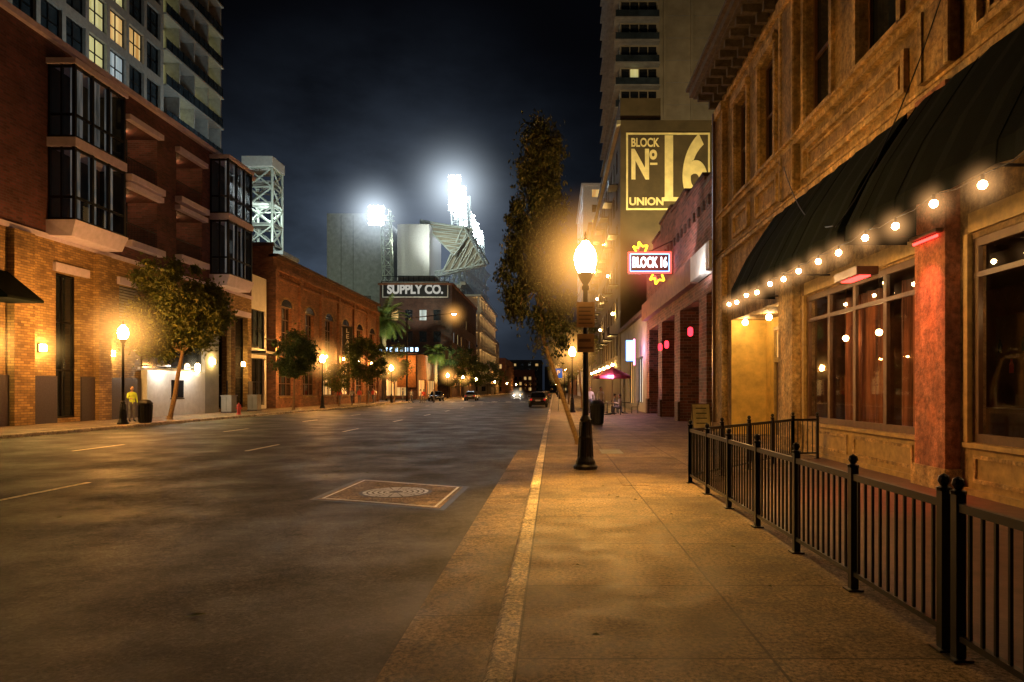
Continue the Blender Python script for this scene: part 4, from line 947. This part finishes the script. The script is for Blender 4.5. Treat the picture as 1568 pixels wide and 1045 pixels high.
# ------------------------------------------------------------------ cars
def car(x,y,rot,paint,heads=False):
    g=G('parked_car' if not heads else 'car',(x,y,-.13),rot,True)
    pm=mat('car_paint',paint,.25,.3,var=.05)
    st=[(-2.28,.42,.62,.70),(-2.22,.3,.9,.82),(-1.8,.25,1.0,.89),(-.9,.22,.99,.91),(.4,.22,.97,.91),(1.2,.24,.93,.9),(1.9,.27,.82,.86),(2.22,.32,.68,.76),(2.3,.42,.55,.66)]
    vs=[];fs=[];sec=lambda yy,zb,zt,w:[(-w*.85,yy,zb),(-w,yy,zb+.12),(-w*1.0,yy,(zb+zt)/2),(-w*.97,yy,zt-.1),(-w*.86,yy,zt),(w*.86,yy,zt),(w*.97,yy,zt-.1),(w,yy,(zb+zt)/2),(w,yy,zb+.12),(w*.85,yy,zb)]
    for s in st: vs+=sec(*s)
    k=10
    for i in range(len(st)-1):
        for j in range(k): fs.append((i*k+j,i*k+(j+1)%k,(i+1)*k+(j+1)%k,(i+1)*k+j))
    fs.append(tuple(range(k))); fs.append(tuple(range((len(st)-1)*k,len(st)*k))); g.add('body',pm,vs,fs)
    cb=[(-2.0,.99,.74),(1.05,.94,.78)]; rf=[(-1.45,1.42,.6),(.15,1.46,.62)]
    a,b=cb;c,d=rf
    V=[(-a[2],a[0],a[1]),(a[2],a[0],a[1]),(b[2],b[0],b[1]),(-b[2],b[0],b[1]),(-c[2],c[0],c[1]),(c[2],c[0],c[1]),(d[2],d[0],d[1]),(-d[2],d[0],d[1])]
    g.add('windows',M['glassdark'],V,[(0,1,5,4),(1,2,6,5),(2,3,7,6),(3,0,4,7)])
    g.add('roof',pm,[(-c[2]-.02,c[0],c[1]),(c[2]+.02,c[0],c[1]),(d[2]+.02,d[0],d[1]),(-d[2]-.02,d[0],d[1]),(-c[2]+.1,c[0]+.2,c[1]+.06),(c[2]-.1,c[0]+.2,c[1]+.06),(d[2]-.1,d[0]-.2,d[1]+.04),(-d[2]+.1,d[0]-.2,d[1]+.04)],[(4,5,6,7),(0,1,5,4),(1,2,6,5),(2,3,7,6),(3,0,4,7)])
    for q,w in ((0,4),(1,5),(2,6),(3,7)): g.tube('pillars',pm,V[q],V[w],.04,n=5)
    for s in(-1,1):
        g.tube('pillars',pm,(s*.76,-.5,.96),(s*.62,-.55,1.45),.035,n=5)
        for yy in(-1.4,1.4):
            g.tube('tyres',M['rubber'],(s*.93,yy,.33),(s*.72,yy,.33),.33,n=18); g.tube('hubs',M['grey'],(s*.945,yy,.33),(s*.9,yy,.33),.19,n=12)
        g.box('tail_lights',M['tail'],s*.66-.09,s*.66+.09,-2.3,-2.2,.68,.84); g.box('mirrors',pm,s*.98-.08,s*.98+.08,.7,.85,.95,1.08)
        g.ball('head_lights',M['head'] if heads else M['white'],(s*.6,2.2,.62),.12,8)
    if heads: halo(g,(0,2.3,.62),2.0,(1,.85,.6),1.2)
    g.box('bumpers',M['black'],-.7,.7,-2.34,-2.25,.35,.5); g.box('number_plate',M['white'],-.25,.25,-2.33,-2.29,.6,.74) ; g.box('bumpers',M['black'],-.65,.65,2.28,2.33,.33,.45)
    g.done(('body',))
car(-1.55,69,0,(.10,.09,.09)); car(-1.55,78,0,(.25,.25,.26)); car(-1.5,88,0,(.05,.05,.06)); car(-17.9,104,math.pi,(.05,.05,.06))
car(-13.0,108,0,(.3,.3,.3)); car(-7.3,138,math.pi,(.2,.2,.2),True); car(-18.1,150,math.pi,(.2,.2,.2)); car(-1.5,130,0,(.3,.25,.2))

# ------------------------------------------------------------------ people
def person(x,y,rot,shirt,pants,pose='stand',sc=1.0):
    g=G('person',(x,y,0 if x<-19.3 or x>-.4 else -.13),rot,True); g.e.scale=(sc,sc,sc)
    J={'pel':(0,0,.95,.125),'sp':(0,.01,1.12,.115),'ch':(0,0,1.33,.145),'nk':(0,0,1.49,.055),'hd':(0,.015,1.57,.05)}
    for s,n in((-1,'l'),(1,'r')):
        J.update({n+'sh':(s*.17,0,1.41,.065),n+'el':(s*.235,-.03,1.13,.045),n+'wr':(s*.245,.07,.9,.03),n+'ha':(s*.245,.1,.83,.028),
          n+'hp':(s*.09,0,.9,.09),n+'kn':(s*.1,.02,.5,.06),n+'an':(s*.1,-.03,.09,.042),n+'to':(s*.12,.14,.04,.036)})
    if pose=='walk':
        J['lkn']=(-.1,.16,.52,.06);J['lan']=(-.1,.2,.1,.042);J['lto']=(-.1,.36,.06,.036);J['rkn']=(.1,-.08,.5,.06);J['ran']=(.1,-.34,.14,.042);J['rto']=(.1,-.2,.04,.036)
        J['lel']=(-.24,-.12,1.15,.045);J['lwr']=(-.24,-.1,.92,.03);J['lha']=(-.24,-.09,.85,.028);J['rwr']=(.24,.2,.98,.03);J['rha']=(.24,.25,.92,.028)
    if pose=='sit':
        d=-.45
        for k in list(J):
            a=J[k]
            if k[1:] in('kn','an','to'): continue
            J[k]=(a[0],a[1]-.2,a[2]+d,a[3])
        for s,n in((-1,'l'),(1,'r')): J[n+'kn']=(s*.11,.24,.5,.06);J[n+'an']=(s*.11,.26,.09,.042);J[n+'to']=(s*.12,.42,.04,.036); J[n+'wr']=(s*.16,.12,.78,.03);J[n+'ha']=(s*.14,.2,.8,.028)
    if pose=='reach': J['rel']=(.26,.14,1.2,.045);J['rwr']=(.2,.36,1.16,.03);J['rha']=(.18,.43,1.15,.028)
    E=[('pel','sp',0),('sp','ch',0),('ch','nk',0),('nk','hd',2)]
    for n in 'lr': E+=[('ch',n+'sh',0),(n+'sh',n+'el',0),(n+'el',n+'wr',0 if sc>=1 else 2),(n+'wr',n+'ha',2),('pel',n+'hp',1),(n+'hp',n+'kn',1),(n+'kn',n+'an',1),(n+'an',n+'to',3)]
    for n,s in(('l',-1),('r',1)):
        h=J[n+'ha']; w=J[n+'wr']; d=(Vector(h[:3])-Vector(w[:3])).normalized(); sd=Vector((0,1,0)) if abs(d.y)<.8 else Vector((1,0,0))
        for k in range(4):
            b=Vector(h[:3])+sd*(k-1.5)*.02; ln=(.075,.088,.08,.06)[k]; tip=b+d*ln*.6+Vector((-s*.004,0,0)); t2=tip+(d*.6+Vector((-s*.5,0,0))).normalized()*ln*.4
            J['%sf%d'%(n,k)]=(*tip,.0085);J['%sg%d'%(n,k)]=(*t2,.007); E+=[(n+'ha','%sf%d'%(n,k),2),('%sf%d'%(n,k),'%sg%d'%(n,k),2)]
        tb=Vector(w[:3])+d*.03+sd*.04+d*.02; J[n+'th']=(*tb,.01); E.append((n+'wr',n+'th',2))
    keys=list(J); me=bpy.data.meshes.new('body_skel'); me.from_pydata([J[k][:3] for k in keys],[(keys.index(a),keys.index(b)) for a,b,_ in E],[])
    o=bpy.data.objects.new('body',me); scn.collection.objects.link(o)
    o.modifiers.new('s','SKIN'); sub=o.modifiers.new('u','SUBSURF'); sub.levels=1; sub.render_levels=1
    sv=me.skin_vertices[0].data
    for i,k in enumerate(keys): r=J[k][3]; sv[i].radius=(r,r*(.75 if k in('ch','sp','pel') else 1)); sv[i].use_root=(k=='pel')
    dg=bpy.context.evaluated_depsgraph_get(); nm=bpy.data.meshes.new_from_object(o.evaluated_get(dg)); bpy.data.objects.remove(o)
    nm.materials.clear()
    for m in (shirt,pants,M['skin'],M['black']): nm.materials.append(m)
    segs=[(Vector(J[a][:3]),Vector(J[b][:3]),c) for a,b,c in E]
    for p in nm.polygons:
        best=9;mi=0;c=Vector(p.center)
        for a,b,mm in segs:
            d=b-a;t=max(0,min(1,(c-a).dot(d)/max(1e-9,d.dot(d))));q=(c-a-d*t).length
            if q<best: best=q;mi=mm
        p.material_index=mi;p.use_smooth=True
    ob=bpy.data.objects.new('body',nm); scn.collection.objects.link(ob); ob.parent=g.e
    h=Vector(J['hd'][:3])+Vector((0,.01,.085))
    g.ball('head',M['skin'],h,.1,12,.78,.92,1.15); g.ball('hair',M['hair'],h+Vector((0,-.022,.03)),.103,12,.82,.92,1.0)
    g.ball('nose',M['skin'],h+Vector((0,.098,-.01)),.014,6,.8,1.1,1.4); g.ball('mouth',M['cloth_r'],h+Vector((0,.083,-.055)),.018,6,1.1,.4,.35)
    for s in(-1,1): g.ball('ears',M['skin'],h+Vector((s*.08,0,-.005)),.022,6,.4,.8,1.2); g.ball('eyes',M['black'],h+Vector((s*.03,.086,.012)),.009,6)
    g.done('all')
    return g
p=person(-20.95,33.9,-2.2,M['hivis'],M['cloth_b'],'reach')
person(2.9,42.3,-2.6,M['cloth_w'],M['cloth_b'],'stand'); person(4.0,43.4,1.3,M['cloth_w'],M['cloth_b'],'sit'); person(4.3,46.0,-1.57,M['cloth_b'],M['cloth_b'],'sit'); person(2.4,45,2.9,M['cloth_w'],M['cloth_b'],'walk')
rr=[(-22.3,85,.3),(-21.7,82,2.9),(-19.9,90,1.5),(-18.6,89,-1.4),(-22.5,79,3.0),(-19.2,92,.2),(-17.2,88,1.6),(-22.6,72,3.1),(-15.8,90,1.3),(-20.4,69,3.0),(-16.6,87,2.9),(-21.2,78,3)]
cl=[M['cloth_w'],M['cloth_r'],M['cloth_b']]
for i,(x,y,r) in enumerate(rr): person(x,y,r,cl[i%3],M['cloth_b'],'walk' if i%2 else 'stand',1.0)

# ------------------------------------------------------------------ world
w=bpy.data.worlds.new('World'); scn.world=w; w.use_nodes=True; t=w.node_tree; t.nodes.clear()
o=N(t,'ShaderNodeOutputWorld'); bg=N(t,'ShaderNodeBackground'); tc=N(t,'ShaderNodeTexCoord'); nv=N(t,'ShaderNodeVectorMath',operation='NORMALIZE'); t.links.new(tc.outputs['Generated'],nv.inputs[0])
sx=N(t,'ShaderNodeSeparateXYZ'); t.links.new(nv.outputs[0],sx.inputs[0])
base=mixc(t,ramp(t,sx.outputs[2],0,1,0,.45),(.006,.008,.012),(.0012,.0013,.002))
def dirglow(d,deg,pw,col,nz=True):
    dv=Vector(d).normalized(); dp=N(t,'ShaderNodeVectorMath',operation='DOT_PRODUCT'); t.links.new(nv.outputs[0],dp.inputs[0]); dp.inputs[1].default_value=dv
    f=ramp(t,dp.outputs['Value'],0,1,math.cos(math.radians(deg)),1); f=math_(t,'POWER',f,pw)
    mp=N(t,'ShaderNodeMapping'); mp.inputs['Scale'].default_value=(1,1,2.2); t.links.new(nv.outputs[0],mp.inputs[0])
    f=math_(t,'MULTIPLY',f,ramp(t,noise(t,6,6,mp.outputs[0],.55),.3,1.5,.3,.7))
    return mixc(t,f,(0,0,0),col)
g1=dirglow((-230,1045,190),22,2.0,(.017,.023,.034)); g2=dirglow((-190,1045,205),11,2.0,(.042,.052,.070)); g3=dirglow((-370,1045,140),14,2,(.015,.022,.032))
col=mixc(t,1.0,base,g1,'ADD'); col=mixc(t,1.0,col,g2,'ADD'); col=mixc(t,1.0,col,g3,'ADD')
t.links.new(col,bg.inputs[0]); bg.inputs[1].default_value=1; t.links.new(bg.outputs[0],o.inputs[0])
# ------------------------------------------------------------------ camera
cd=bpy.data.cameras.new('camera'); cam=bpy.data.objects.new('camera',cd); scn.collection.objects.link(cam)
cam.location=(0,0,1.6); cam.rotation_euler=(math.pi/2,0,0); cd.lens=24; cd.sensor_width=36; cd.shift_x=-.0408; cd.shift_y=.0475; cd.clip_end=4000; cd.clip_start=.05
scn.camera=cam
scn.view_settings.view_transform='Standard'; scn.view_settings.look='None'; scn.view_settings.exposure=0
